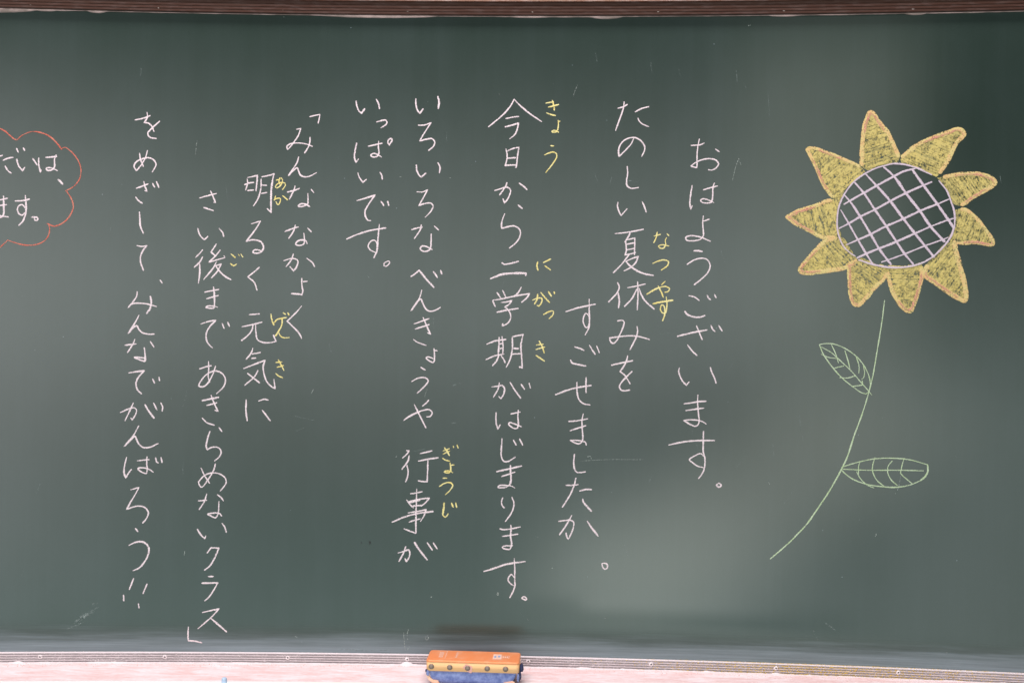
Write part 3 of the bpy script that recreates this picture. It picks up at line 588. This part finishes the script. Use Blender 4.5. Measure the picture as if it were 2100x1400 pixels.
grid_line|344:5520,7764 5721,7855 5938,7954 6207,8098 6536,8245 6818,8385 7112,8505 7326,8599
grid_line|345:5714,7522 5882,7604 6099,7694 6325,7785 6739,7974 7027,8108/257:6988,8091 7331,8225 7459,8260
grid_line|241:6153,7448 6346,7516 6562,7598 6915,7746 7233,7863 7327,7904
#T marks
chalk_mark|109:-6613,9612 -6629,9465 -6637,9345
chalk_mark|148:-2627,397 -2616,222 -2596,65/184:-2550,75 -2523,131/129:-2535,472 -2562,361 -2552,269
chalk_mark|184:-2220,311 -2174,339 -2164,275 -2210,265 -2220,311
chalk_mark|73:673,3681 1120,3716 1830,3728
chalk_mark|108:3538,9359 3478,9178 3427,8951/90:3538,9359 3585,9223
chalk_mark|110:527,10722 473,10585 456,10512
chalk_mark|183:800,3765 846,3775 874,3730
chalk_mark|101:-2279,4852 -2234,4999
chalk_mark|110:-4424,4882 -4379,4965
chalk_mark|203:-2819,3704 -2792,3722
chalk_mark|276:-4681,298 -4644,280
chalk_mark|277:-2118,1069 -2109,1078
chalk_mark|230:-875,1154 -857,1182 -847,1136 -866,1127 -875,1154
chalk_mark|228:-6769,1886 -6777,1822
chalk_mark|219:1156,738 1174,729
chalk_mark|227:6125,2446 6117,2400
chalk_mark|143:4160,3355 4178,3319
chalk_mark|220:157,1661 166,1662
chalk_mark|178:-9825,6645 -9816,6645
chalk_mark|87:6547,3527 6507,3301 6456,3192
chalk_mark|172:7396,299 7413,309
chalk_mark|183:-5009,11963 -5000,11954
chalk_mark|179:3677,11820 3721,11828
chalk_mark|166:-2792,8981 -2774,8981
chalk_mark|184:-1845,8971 -1836,8971
chalk_smear|813:-8816,538 -8699,611 -8546,712 -8385,822/632:-8780,574 -8654,666 -8493,758/542:-8744,556 -8600,648 -8456,740/541:-8923,427 -8743,501 -8653,537/452:-8476,887 -8377,905
chalk_smear|441:5206,773 5295,722 5402,654
chalk_smear|369:-3804,67 -3250,46 -2882,61
chalk_smear|368:-1738,5070 -1600,5117/276:-1776,4352 -1638,4372
chalk_smear|368:-2461,3819 -2277,3858/276:-2367,3700 -2312,3710'''
THINGS = {'first': ('chalk_text', 'white chalk line reading ohayou gozaimasu, between the sunflower and the rest of the text', 'chalk writing', 'vertical lines of white handwriting', 'white'), 'second': ('chalk_text', 'white chalk line starting ta-no-shi-i with the characters for summer holiday in the middle', 'chalk writing', 'vertical lines of white handwriting', 'white'), 'third': ('chalk_text', 'short low white chalk line reading sugosemashita ka, beginning halfway down the board', 'chalk writing', 'vertical lines of white handwriting', 'white'), 'fourth': ('chalk_text', 'white chalk line starting with the character for today and ending masu with a small circle', 'chalk writing', 'vertical lines of white handwriting', 'white'), 'fifth': ('chalk_text', 'long white chalk line starting iroiro na benkyou and ending with the event character and ga', 'chalk writing', 'vertical lines of white handwriting', 'white'), 'sixth': ('chalk_text', 'short white chalk line reading ippai desu, in the upper half beside the open quote line', 'chalk writing', 'vertical lines of white handwriting', 'white'), 'seventh': ('chalk_text', 'white chalk line that opens with a corner quote mark and reads minna nakayoku', 'chalk writing', 'vertical lines of white handwriting', 'white'), 'eighth': ('chalk_text', 'white chalk line starting with the character for bright and ending genki ni', 'chalk writing', 'vertical lines of white handwriting', 'white'), 'ninth': ('chalk_text', 'long white chalk line starting saigo made that ends in katakana and a closing corner quote', 'chalk writing', 'vertical lines of white handwriting', 'white'), 'tenth': ('chalk_text', 'white chalk line starting wo mezashite that ends in two exclamation marks', 'chalk writing', 'vertical lines of white handwriting', 'white'), 'ruby_kyou': ('small_chalk_text', 'small yellow kana kyou to the right of the white character for today', 'chalk writing', 'small yellow reading notes', 'yellow'), 'ruby_natsuyasu': ('small_chalk_text', 'small yellow kana natsuyasu beside the white characters for summer holiday', 'chalk writing', 'small yellow reading notes', 'yellow'), 'ruby_nigakki': ('small_chalk_text', 'small yellow kana nigakki beside the white characters for second term', 'chalk writing', 'small yellow reading notes', 'yellow'), 'ruby_gyouji': ('small_chalk_text', 'small yellow kana gyouji beside the white characters for event', 'chalk writing', 'small yellow reading notes', 'yellow'), 'ruby_aka': ('small_chalk_text', 'two small yellow kana aka squeezed beside the white character for bright', 'chalk writing', 'small yellow reading notes', 'yellow'), 'ruby_go': ('small_chalk_text', 'single small yellow kana go beside the white character for after', 'chalk writing', 'small yellow reading notes', 'yellow'), 'ruby_genki': ('small_chalk_text', 'small yellow kana genki beside the white characters for spirit', 'chalk writing', 'small yellow reading notes', 'yellow'), 'cloud_text': ('chalk_text', 'thick white chalk text in two rows inside the red cloud outline', 'chalk writing', None, 'white'), 'cloud': ('cloud_outline', 'red chalk cloud outline cut off by the left edge of the picture', 'chalk drawing', None, 'red'), 'flower_green': ('flower_stem_drawing', 'pale green chalk stem with two veined leaves curving below the sunflower', 'chalk drawing', None, 'green'), 'flower_disc': ('sunflower_drawing', 'chalk sunflower with ten yellow petals around a lilac criss-crossed disc', 'chalk drawing', None, 'lilac'), 'marks': ('', '', '', None, 'faint')}
for block in DATA.strip().split('#T ')[1:]:
    lines = block.strip().split('\n'); key = lines[0].strip()
    name, label, cat, grp, mat = THINGS[key]
    par = empty(name) if key != 'marks' else board
    if key != 'marks': tag(par, label, cat, grp)
    last = None
    for ln in lines[1:]:
        nm, txt = ln.split('|')
        nm = {'k': 'character'}.get(nm, nm)
        kw = {}
        if nm == 'chalk_mark': kw = dict(off=0.0001)
        if nm in ('disc_outline', 'grid_line'): kw = dict(scale=1.12 if nm == 'grid_line' else 1.0, off=0.0011 if nm == 'grid_line' else 0.0014, wob=0.2)
        if nm in ('stem', 'leaf', 'leaf_vein', 'cloud_arc'): kw = dict(wob=0.25, scale=0.84 if nm == 'cloud_arc' else 0.93)
        if nm == 'chalk_smear': kw = dict(off=0.00005); mat = 'smear'
        o = Strokes().parse(txt, **kw).build(nm, M[mat], par if nm != 'leaf_vein' else last)
        if nm == 'leaf': last = o
    if key == 'flower_disc': FLOWER = par

# petals of the drawn sunflower
PETALS = [[(0.5755, 0.922), (0.5767, 0.9669), (0.5807, 0.9983), (0.5857, 1.0144), (0.5908, 1.0233), (0.5988, 1.017), (0.6095, 1.0008), (0.6245, 0.9828), (0.6353, 0.9594), (0.6443, 0.9352), (0.6392, 0.9272), (0.6235, 0.9281), (0.6061, 0.9246), (0.587, 0.9157)], [(0.6469, 0.9379), (0.6752, 0.961), (0.7052, 0.975), (0.7309, 0.9837), (0.7514, 0.9907), (0.7618, 0.9817), (0.7483, 0.9649), (0.7366, 0.9409), (0.7283, 0.9232), (0.7165, 0.9072), (0.7045, 0.9019), (0.6931, 0.9117), (0.674, 0.9208), (0.6496, 0.9289)], [(0.7165, 0.9036), (0.7517, 0.907), (0.7936, 0.9059), (0.8176, 0.8916), (0.794, 0.8731), (0.7729, 0.8598), (0.7568, 0.8483), (0.7413, 0.8519), (0.7315, 0.8786), (0.7175, 0.8974)], [(0.7457, 0.8403), (0.7594, 0.8438), (0.781, 0.8287), (0.8018, 0.802), (0.8096, 0.7914), (0.8141, 0.7763), (0.7817, 0.7798), (0.7474, 0.7797), (0.7379, 0.7859), (0.7446, 0.7966), (0.7469, 0.8189)], [(0.7448, 0.7833), (0.7476, 0.7681), (0.7566, 0.7361), (0.7666, 0.6925), (0.766, 0.672), (0.7548, 0.6764), (0.7289, 0.6922), (0.7062, 0.709), (0.6905, 0.7215), (0.6946, 0.7385), (0.7168, 0.7564), (0.7338, 0.7743)], [(0.6912, 0.7375), (0.6888, 0.7206), (0.6839, 0.6973), (0.6765, 0.6713), (0.6672, 0.6524), (0.6541, 0.6594), (0.6381, 0.6826), (0.6291, 0.7059), (0.6261, 0.7318), (0.6618, 0.7311)], [(0.5551, 0.7413), (0.5564, 0.7117), (0.5594, 0.6802), (0.564, 0.6667), (0.5728, 0.6623), (0.5893, 0.6777), (0.6065, 0.6994), (0.622, 0.7148), (0.6261, 0.7318), (0.599, 0.7371), (0.5726, 0.7459)], [(0.5131, 0.7853), (0.4948, 0.7663), (0.4774, 0.7463), (0.4652, 0.7273), (0.475, 0.7228), (0.5201, 0.7276), (0.5543, 0.7341), (0.5709, 0.7459), (0.5522, 0.7638), (0.536, 0.7872)], [(0.44, 0.8274), (0.4602, 0.8383), (0.4938, 0.8492), (0.5236, 0.86), (0.536, 0.8538), (0.5319, 0.8321), (0.5323, 0.8051), (0.536, 0.7899), (0.5105, 0.788), (0.4856, 0.7996), (0.4606, 0.813)], [(0.4756, 0.9547), (0.4844, 0.9574), (0.5225, 0.9447), (0.5544, 0.9311), (0.5747, 0.9211), (0.5809, 0.9121), (0.561, 0.8933), (0.543, 0.8637), (0.5307, 0.8555), (0.5119, 0.879), (0.4956, 0.9132), (0.4801, 0.9457)]]
DC = (0.6392, 0.8305, 0.1044, 0.0949)      # centre and half axes of the seed disc on the board
def inside(p, poly):
    r = False; j = len(poly) - 1
    for i in range(len(poly)):
        a, b = poly[i], poly[j]
        if (a[1] > p[1]) != (b[1] > p[1]) and p[0] < (b[0] - a[0]) * (p[1] - a[1]) / (b[1] - a[1]) + a[0]: r = not r
        j = i
    return r
def to_disc(p):
    q = math.sqrt(((p[0] - DC[0]) / DC[2]) ** 2 + ((p[1] - DC[1]) / DC[3]) ** 2)
    return p if q > 1.10 else (DC[0] + (p[0] - DC[0]) * 1.005 / q, DC[1] + (p[1] - DC[1]) * 1.005 / q)
for ip, poly in enumerate(PETALS):
    poly = [to_disc(p) for p in poly]
    n = len(poly)
    cl = catmull(poly + [poly[0]], [False] * (n + 1), 0.004)[:-1]
    V = [bp(x, y, 0.00012) for x, y in cl]
    po = mesh_obj('petal', V, [tuple(range(len(V)))], M['petal_base'], FLOWER, attrs={'edge': [0.0] * len(V)})
    cx = sum(p[0] for p in poly) / n; cy = sum(p[1] for p in poly) / n
    ax, ay = cx - DC[0], cy - DC[1]; L = math.hypot(ax, ay); ax /= L; ay /= L
    hx, hy = -ay, ax
    tilt = random.uniform(-0.25, 0.25); hx, hy = hx * math.cos(tilt) - hy * math.sin(tilt), hx * math.sin(tilt) + hy * math.cos(tilt)
    qx, qy = -hy, hx
    proj = [(p[0] - cx) * qx + (p[1] - cy) * qy for p in poly]; lo, hi = min(proj), max(proj)
    st = Strokes(); t = lo + 0.004; side = 1
    while t < hi - 0.002:
        run = []
        for k in range(-90, 91):
            u = k * 0.0012; x = cx + qx * t + hx * u; y = cy + qy * t + hy * u
            if inside((x, y), cl): run.append((x, y, u))
        if len(run) > 4:
            a = run[min(len(run) // 3, random.choice((0, 0, 1, 2)))]; b = run[-1 - min(len(run) // 3, random.choice((0, 1, 3, 5)))]
            if side < 0: a, b = b, a
            m = [(a[0] + (b[0] - a[0]) * f + qx * random.uniform(-1, 1) * 0.0012, a[1] + (b[1] - a[1]) * f + qy * random.uniform(-1, 1) * 0.0012) for f in (0, 0.35, 0.7, 1)]
            if random.random() > 0.06: st.add(m, [False] * 4, random.uniform(0.0024, 0.0060), off=0.0003, wob=0.45)
            side = -side
        t += random.choice((0.0032, 0.0040, 0.0048, 0.0070))
    st.build('shading', M['petal_hatch'], po)
    # outline, heavier than the shading, only where the petal does not touch the disc
    fl = [(((p[0] - DC[0]) / DC[2]) ** 2 + ((p[1] - DC[1]) / DC[3]) ** 2) > 1.22 for p in cl]
    k0 = next(i for i in range(len(cl)) if fl[i] and not fl[i - 1])
    run = []
    for i in range(len(cl)):
        q = (k0 + i) % len(cl)
        if not fl[q]: break
        run.append(cl[q])
    run = [(p[0] + (cx - p[0]) * 0.055, p[1] + (cy - p[1]) * 0.055) for p in run]
    st = Strokes(); st.add(run, [False] * len(run), random.uniform(0.0056, 0.0080), off=0.0006, wob=0.18, taper=False)
    st.build('petal_outline', M['petal_edge'], po)
    pk = Strokes()
    for r in range(random.randint(2, 4)):
        a = random.randint(0, max(1, len(run) - 12)); b = a + random.randint(8, 16)
        seg = [(p[0] + (cx - p[0]) * 0.05, p[1] + (cy - p[1]) * 0.05) for p in run[a:b]]
        if len(seg) > 4: pk.add(seg, [False] * len(seg), random.uniform(0.0030, 0.0052), off=0.0009, wob=0.3)
    if pk.V: pk.build('pink_tint', M['petal_pink'], po)

# faint scratches and rubbed-out traces, too many and too slight to name one by one
random.seed(5); st = Strokes()
for k in range(110):
    s0 = random.uniform(-1.0, 0.88); v0 = random.uniform(0.03, 1.19); a = random.gauss(math.pi / 2, 0.35) if random.random() < 0.75 else random.uniform(0, math.pi)
    L = random.choice((0.002, 0.004, 0.012, 0.02, 0.035)) * random.uniform(0.6, 1.4)
    p = [(s0, v0), (s0 + 0.5 * L * math.cos(a) + random.uniform(-1, 1) * L * 0.05, v0 + 0.5 * L * math.sin(a)), (s0 + L * math.cos(a), v0 + L * math.sin(a))]
    st.add(p, [False] * 3, random.uniform(0.0008, 0.0020), off=0.00004, wob=0.3)
tag(st.build('chalk_trace', M['smear'], board), kind='stuff')

# dark scuffs on the board
for s, v, pts in [(-0.329, 0.2076, [(-2, -4), (-0.5, -2), (-0.3, 1), (-2, 3.5), (0, 4), (2, 2.5), (2.4, 0), (1, -1.5), (-0.8, -3)]), (-0.3447, 0.2083, [(-1, 1.5), (1, 2), (0.8, -2), (-0.2, -2.2)]), (-0.4009, 0.2113, [(-1.5, 0), (1.6, 1), (1, -0.6), (-0.5, -1.4)])]:
    V = [bp(s + a * 0.001, v + b * 0.001, 0.0001) for a, b in pts]
    mesh_obj('scuff_mark', V, [tuple(range(len(V)))], M['scuff'], board)

# ------------------------------------------------------------------ chalk dust on the ledge and the tray
def specks(name, n, fn, mat, label):
    V = []; F = []
    for i in range(n):
        s, v, off, r = fn(); b = len(V)
        j = [random.uniform(0.6, 1.3) * r for _ in range(5)]
        V += [bp(s - j[0], v, off), bp(s, v, off - j[1]), bp(s + j[2], v, off), bp(s, v, off + j[3]), bp(s, v + j[4], off)]
        F += [(b, b + 1, b + 4), (b + 1, b + 2, b + 4), (b + 2, b + 3, b + 4), (b + 3, b, b + 4)]
    return tag(mesh_obj(name, V, F, mat), label, 'dust', kind='stuff')
def face(s0=-1.1, s1=0.95, mode=0):
    def f():
        s = random.uniform(s0, s1)
        if mode: s = random.gauss(0.52, 0.16)
        k = random.random()
        if k < 0.35: return s, -0.0003 + 0.0002, random.uniform(0.001, 0.0052), random.uniform(0.0003, 0.0008)
        g = random.randint(0, 3); return s, -0.0052 - 0.0045 * g + random.choice((0.0003, random.uniform(0, 0.003))), random.uniform(0.0050, 0.0062), random.uniform(0.0003, 0.0009) + (0.0003 if mode else 0)
    return f
specks('chalk_dust', 2600, face(), M['dust_white'], 'white chalk crumbs caught in the grooves of the bottom rail')
specks('chalk_dust', 2400, face(mode=1), M['dust_yellow'], 'yellow chalk crumbs on the bottom rail below the sunflower')
def on_tray():
    return random.uniform(-1.1, 0.95), -0.0196, 0.0062 + abs(random.gauss(0, 0.010)), random.uniform(0.0003, 0.0011)
specks('chalk_dust', 2200, on_tray, M['dust_pink'], 'pink chalk crumbs scattered along the back of the tray')
# heaped bead of dust at the back of the tray
V = []; F = []; N = 1100; K = 6
for i in range(N + 1):
    s = -1.2 + 2.25 * i / N
    h = 0.0012 + 0.0016 * max(0, noise.noise(Vector((s * 22, 0, 3)))) + 0.0012 * max(0, noise.noise(Vector((s * 90, 0, 5))))
    for b0, b1, bh in [(-0.9921860404577448, -0.9707445923937003, 0.0025), (-0.8557195521394177, -0.8014466828091373, 0.001), (-0.26768826603553464, -0.2437070366101236, 0.0045), (0.061649285494958746, 0.09366191204410312, 0.0015), (0.2980783092712503, 0.3125070517410892, 0.0015), (0.42375054365143994, 0.4398077089736057, 0.002)]:
        if b0 < s < b1: h += bh * math.sin(math.pi * (s - b0) / (b1 - b0))
    wd = 0.006 + 0.005 * noise.noise(Vector((s * 30, 4, 0))) + h
    for k in range(K + 1):
        u = k / K
        V.append(bp(s, -0.0197 + h * (1 - u) ** 1.5 + 0.0003 * noise.noise(Vector((s * 200, u * 5, 1))), 0.0057 + wd * u))
for i in range(N):
    for j in range(K):
        a = i * (K + 1) + j; F.append((a, a + 1, a + K + 2, a + K + 1))
tag(mesh_obj('chalk_dust', V, F, M['dust_white'], smooth=True), 'pale ridge of chalk dust heaped against the back of the tray', 'dust', kind='stuff')

# ------------------------------------------------------------------ board eraser
ER = empty('board_eraser', (-0.1240, -0.0775, -0.0196))
tag(ER, 'orange board eraser with brass rivets and worn blue cloth pad lying on the tray', 'board eraser')
ER.rotation_euler.z = math.radians(-1.45)
bpy.context.view_layer.update()
EM = ER.matrix_world.copy()
def er(V): return [tuple(EM @ Vector(p)) for p in V]
def rbox(x0, x1, y0, y1, z0, z1, r, seg=5, top_r=0.0, wob=0.0):
    """rounded-corner slab, rounded top edge"""
    def ring(z, ins):
        o = []
        for cx, cy, a0 in ((x1 - r, y0 + r, -90), (x1 - r, y1 - r, 0), (x0 + r, y1 - r, 90), (x0 + r, y0 + r, 180)):
            for k in range(seg + 1):
                a = math.radians(a0 + 90 * k / seg); rr = max(r - ins, 0.0004)
                o.append((cx + rr * math.cos(a), cy + rr * math.sin(a), z + wob * noise.noise(Vector((cx * 40 + k, cy * 40, z * 90)))))
        return o
    rings = [ring(z0, 0.0)]
    if top_r:
        for k in range(5):
            a = math.radians(90 * k / 4); rings.append(ring(z1 - top_r + top_r * math.sin(a), top_r * (1 - math.cos(a))))
    else: rings.append(ring(z1, 0))
    n = len(rings[0]); V = [p for rg in rings for p in rg]; F = [tuple(reversed(range(n)))]
    for i in range(len(rings) - 1):
        for j in range(n):
            a = i * n + j; b = i * n + (j + 1) % n; F.append((a, b, b + n, a + n))
    F.append(tuple(range((len(rings) - 1) * n, len(rings) * n)))
    return V, F
HX, HY = 0.0835, 0.0295
V, F = rbox(-HX, HX, -HY, HY, 0.0385, 0.0418, 0.007, top_r=0.0026)
cap = mesh_obj('top_cap', er(V), F, M['cap'], ER, True)
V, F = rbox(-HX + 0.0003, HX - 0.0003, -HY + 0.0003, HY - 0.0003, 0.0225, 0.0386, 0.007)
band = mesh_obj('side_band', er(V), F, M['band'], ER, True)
# blue pad: trapezoid, narrower below, slightly lumpy
def pad_mesh():
    V = []; F = []; nx, nz = 40, 6
    def prof(u, t):  # u 0..1 along, t 0..1 down
        x = (-HX + 0.004) + (2 * HX - 0.010) * u
        inx = 0.011 * (t ** 1.3)
        x = x * (1 - inx / HX) + 0.001
        return x
    for side in (-1, 1):
        for i in range(nx + 1):
            for k in range(nz + 1):
                u = i / nx; t = k / nz
                y = side * (HY - 0.0022 + 0.0012 * math.sin(math.pi * t) - 0.003 * t ** 3) + 0.0004 * noise.noise(Vector((u * 30, t * 4, side)))
                V.append((prof(u, t), y, 0.0226 - 0.0222 * t + 0.0005 * noise.noise(Vector((u * 22, t * 3, 9)))))
    M1 = (nx + 1) * (nz + 1)
    for sd in (0, 1):
        for i in range(nx):
            for k in range(nz):
                a = sd * M1 + i * (nz + 1) + k; q = (a, a + 1, a + nz + 2, a + nz + 1)
                F.append(q if sd == 0 else tuple(reversed(q)))
    for i in range(nx):   # bottom and top
        for k in (0, nz):
            a = i * (nz + 1) + k; F.append((a, a + nz + 1, a + nz + 1 + M1, a + M1))
    for i in (0, nx):
        for k in range(nz):
            a = i * (nz + 1) + k; F.append((a, a + 1, a + 1 + M1, a + M1))
    return V, F
V, F = pad_mesh(); pad = mesh_obj('cloth_pad', er(V), F, M['blue'], ER, True)
# torn lining showing at both lower corners
V = [(-0.0835, -0.0290, 0.0200), (-0.0790, -0.0296, 0.0195), (-0.0770, -0.0296, 0.0120), (-0.0700, -0.0296, 0.0065), (-0.0615, -0.0296, 0.0055), (-0.0590, -0.0296, 0.0005), (-0.0700, -0.0293, 0.0004), (-0.0780, -0.0288, 0.0060), (-0.0825, -0.0284, 0.0130)]
V2 = [(x, y + 0.004, z) for x, y, z in V]; k = len(V)
F = [tuple(range(k)), tuple(reversed(range(k, 2 * k)))] + [(i, (i + 1) % k, (i + 1) % k + k, i + k) for i in range(k)]
mesh_obj('torn_lining', er(V + V2), F, M['lining'], pad)
V = [(0.0560, -0.0296, 0.0050), (0.0640, -0.0296, 0.0072), (0.0720, -0.0296, 0.0085), (0.0760, -0.0293, 0.0060), (0.0730, -0.0293, 0.0030), (0.0640, -0.0296, 0.0030), (0.0600, -0.0296, 0.0003), (0.0545, -0.0296, 0.0003)]
V2 = [(x, y + 0.004, z) for x, y, z in V]; k = len(V)
F = [tuple(range(k)), tuple(reversed(range(k, 2 * k)))] + [(i, (i + 1) % k, (i + 1) % k + k, i + k) for i in range(k)]
mesh_obj('torn_lining', er(V + V2), F, M['lining'], pad)
# hanging strap knots at the two ends
def blob(cx, cy, cz, rx, ry, rz, seed, mat, name, par):
    V = []; F = []; nu, nv = 12, 8
    for i in range(nv + 1):
        a = math.pi * i / nv
        for j in range(nu):
            t = 2 * math.pi * j / nu; d = Vector((math.sin(a) * math.cos(t), math.sin(a) * math.sin(t), math.cos(a)))
            k = 1 + 0.3 * noise.noise(d * 1.6 + Vector((seed, 0, 0)))
            V.append((cx + d.x * rx * k, cy + d.y * ry * k, cz + d.z * rz * k))
    for i in range(nv):
        for j in range(nu):
            a = i * nu + j; b = i * nu + (j + 1) % nu; F.append((a, a + nu, b + nu, b))
    return mesh_obj(name, er(V), F, mat, par, True)
blob(0.0860, -0.010, 0.0265, 0.0048, 0.010, 0.0072, 3, M['dark'], 'strap_end', ER)
blob(0.0835, -0.020, 0.0150, 0.0035, 0.007, 0.0080, 5, M['dark'], 'strap_end', ER)
blob(0.0815, -0.0265, 0.0140, 0.0022, 0.003, 0.0070, 8, M['blue'], 'cloth_fold', ER)
blob(-0.0825, -0.0280, 0.0225, 0.0022, 0.002, 0.0026, 9, M['dark'], 'strap_end', ER)
blob(-0.0800, -0.0292, 0.0185, 0.0030, 0.0016, 0.0050, 12, M['blue'], 'cloth_fold', ER)
# rivets along the front
for i, (x, z) in enumerate(((-0.0735, 0.0303), (-0.0405, 0.0297), (-0.0085, 0.0293), (0.0265, 0.0296), (0.0592, 0.0297))):
    V, F = dome(0.0050, 0.0034, 16, 5)
    V = [(x + a, -HY + 0.0002 - c, z + b) for a, b, c in V]
    rv = mesh_obj('rivet', er(V), F, M['rivet'], ER, True)
    if i == 2:
        q = [(-0.0075, 0.0005), (-0.0030, 0.0062), (0.0050, 0.0040), (0.0075, 0.0010), (0.0060, -0.0075), (0.0020, -0.0062)]
        V = [(x + a, -HY - 0.0004, z + b) for a, b in q] + [(x + a, -HY + 0.0004, z + b) for a, b in q]; k = len(q)
        F = [tuple(range(k))] + [(a, (a + 1) % k, (a + 1) % k + k, a + k) for a in range(k)]
        mesh_obj('washer', er([((a[0] - x) * 1.18 + x, a[1], (a[2] - z) * 1.18 + z) for a in V]), F, M['washer'], rv)
# printing on the cap: two white boxed words and a small picture label
def flat(name, polys, mat, z=0.0420):
    V = []; F = []
    for p in polys:
        b = len(V); V += [(x, y, z) for x, y in p]; F.append(tuple(range(b, b + len(p))))
    return mesh_obj(name, er(V), F, mat, cap)
def rect(x0, y0, x1, y1): return [(x0, y0), (x1, y0), (x1, y1), (x0, y1)]
def frame(x0, y0, x1, y1, t): return [rect(x0, y0, x1, y0 + t), rect(x0, y1 - t, x1, y1), rect(x0, y0 + t, x0 + t, y1 - t), rect(x1 - t, y0 + t, x1, y1 - t)]
P = frame(-0.0650, -0.0180, -0.0505, 0.0235, 0.0009)[1:4:2]
gl = []
for k in range(3):   # three block letters reading along the short side
    y = -0.0130 + k * 0.0105
    gl += frame(-0.0630, y, -0.0560, y + 0.0080, 0.0014) + [rect(-0.0600, y + 0.0014, -0.0588, y + 0.0066)]
flat('print_mark', P + gl, M['print'])
gl = []
for k in range(5):
    y = -0.0120 + k * 0.0062
    gl += [rect(-0.0335, y, -0.0295, y + 0.0012), rect(-0.0335, y + 0.0028, -0.0295, y + 0.0040), rect(-0.0320, y + 0.0012, -0.0308, y + 0.0028)]
flat('print_mark', gl, M['print'])
flat('print_mark', [rect(0.0345, -0.0150, 0.0500, 0.0130)] + frame(0.0505, -0.0105, 0.0640, 0.0070, 0.0008) + [rect(0.0525 + 0.0035 * k, -0.0060, 0.0545 + 0.0035 * k, 0.0035) for k in range(3)], M['print'])
flat('print_mark', [[(0.0385 + 0.0022 * math.cos(a * math.pi / 5), -0.0015 + 0.0055 * math.sin(a * math.pi / 5)) for a in range(10)],
                    [(0.0455 + 0.0024 * math.cos(a * math.pi / 5), 0.0010 + 0.0055 * math.sin(a * math.pi / 5)) for a in range(10)]], M['print_blue'], 0.0422)

# small piece of pale blue chalk resting against the front edge of the tray
cx, cy = (-0.5602959390075384, -0.13915846143674493)
V = []; F = []; nu = 20
prof = [(0.0001, 0.0100), (0.0018, 0.0098), (0.0034, 0.0090), (0.0044, 0.0076), (0.0047, 0.0060), (0.0048, 0.0000)]
for r, z in prof:
    for j in range(nu):
        t = 2 * math.pi * j / nu; V.append((cx + r * math.cos(t), cy + r * math.sin(t), -0.0150 + z))
for i in range(len(prof) - 1):
    for j in range(nu):
        a = i * nu + j; b = i * nu + (j + 1) % nu; F.append((a, a + nu, b + nu, b))
F.append(tuple(range((len(prof) - 1) * nu, len(prof) * nu)))
tag(mesh_obj('chalk_stub', V, F, M['chalk_blue'], smooth=True), 'stub of pale blue chalk standing on the front edge of the tray', 'chalk')
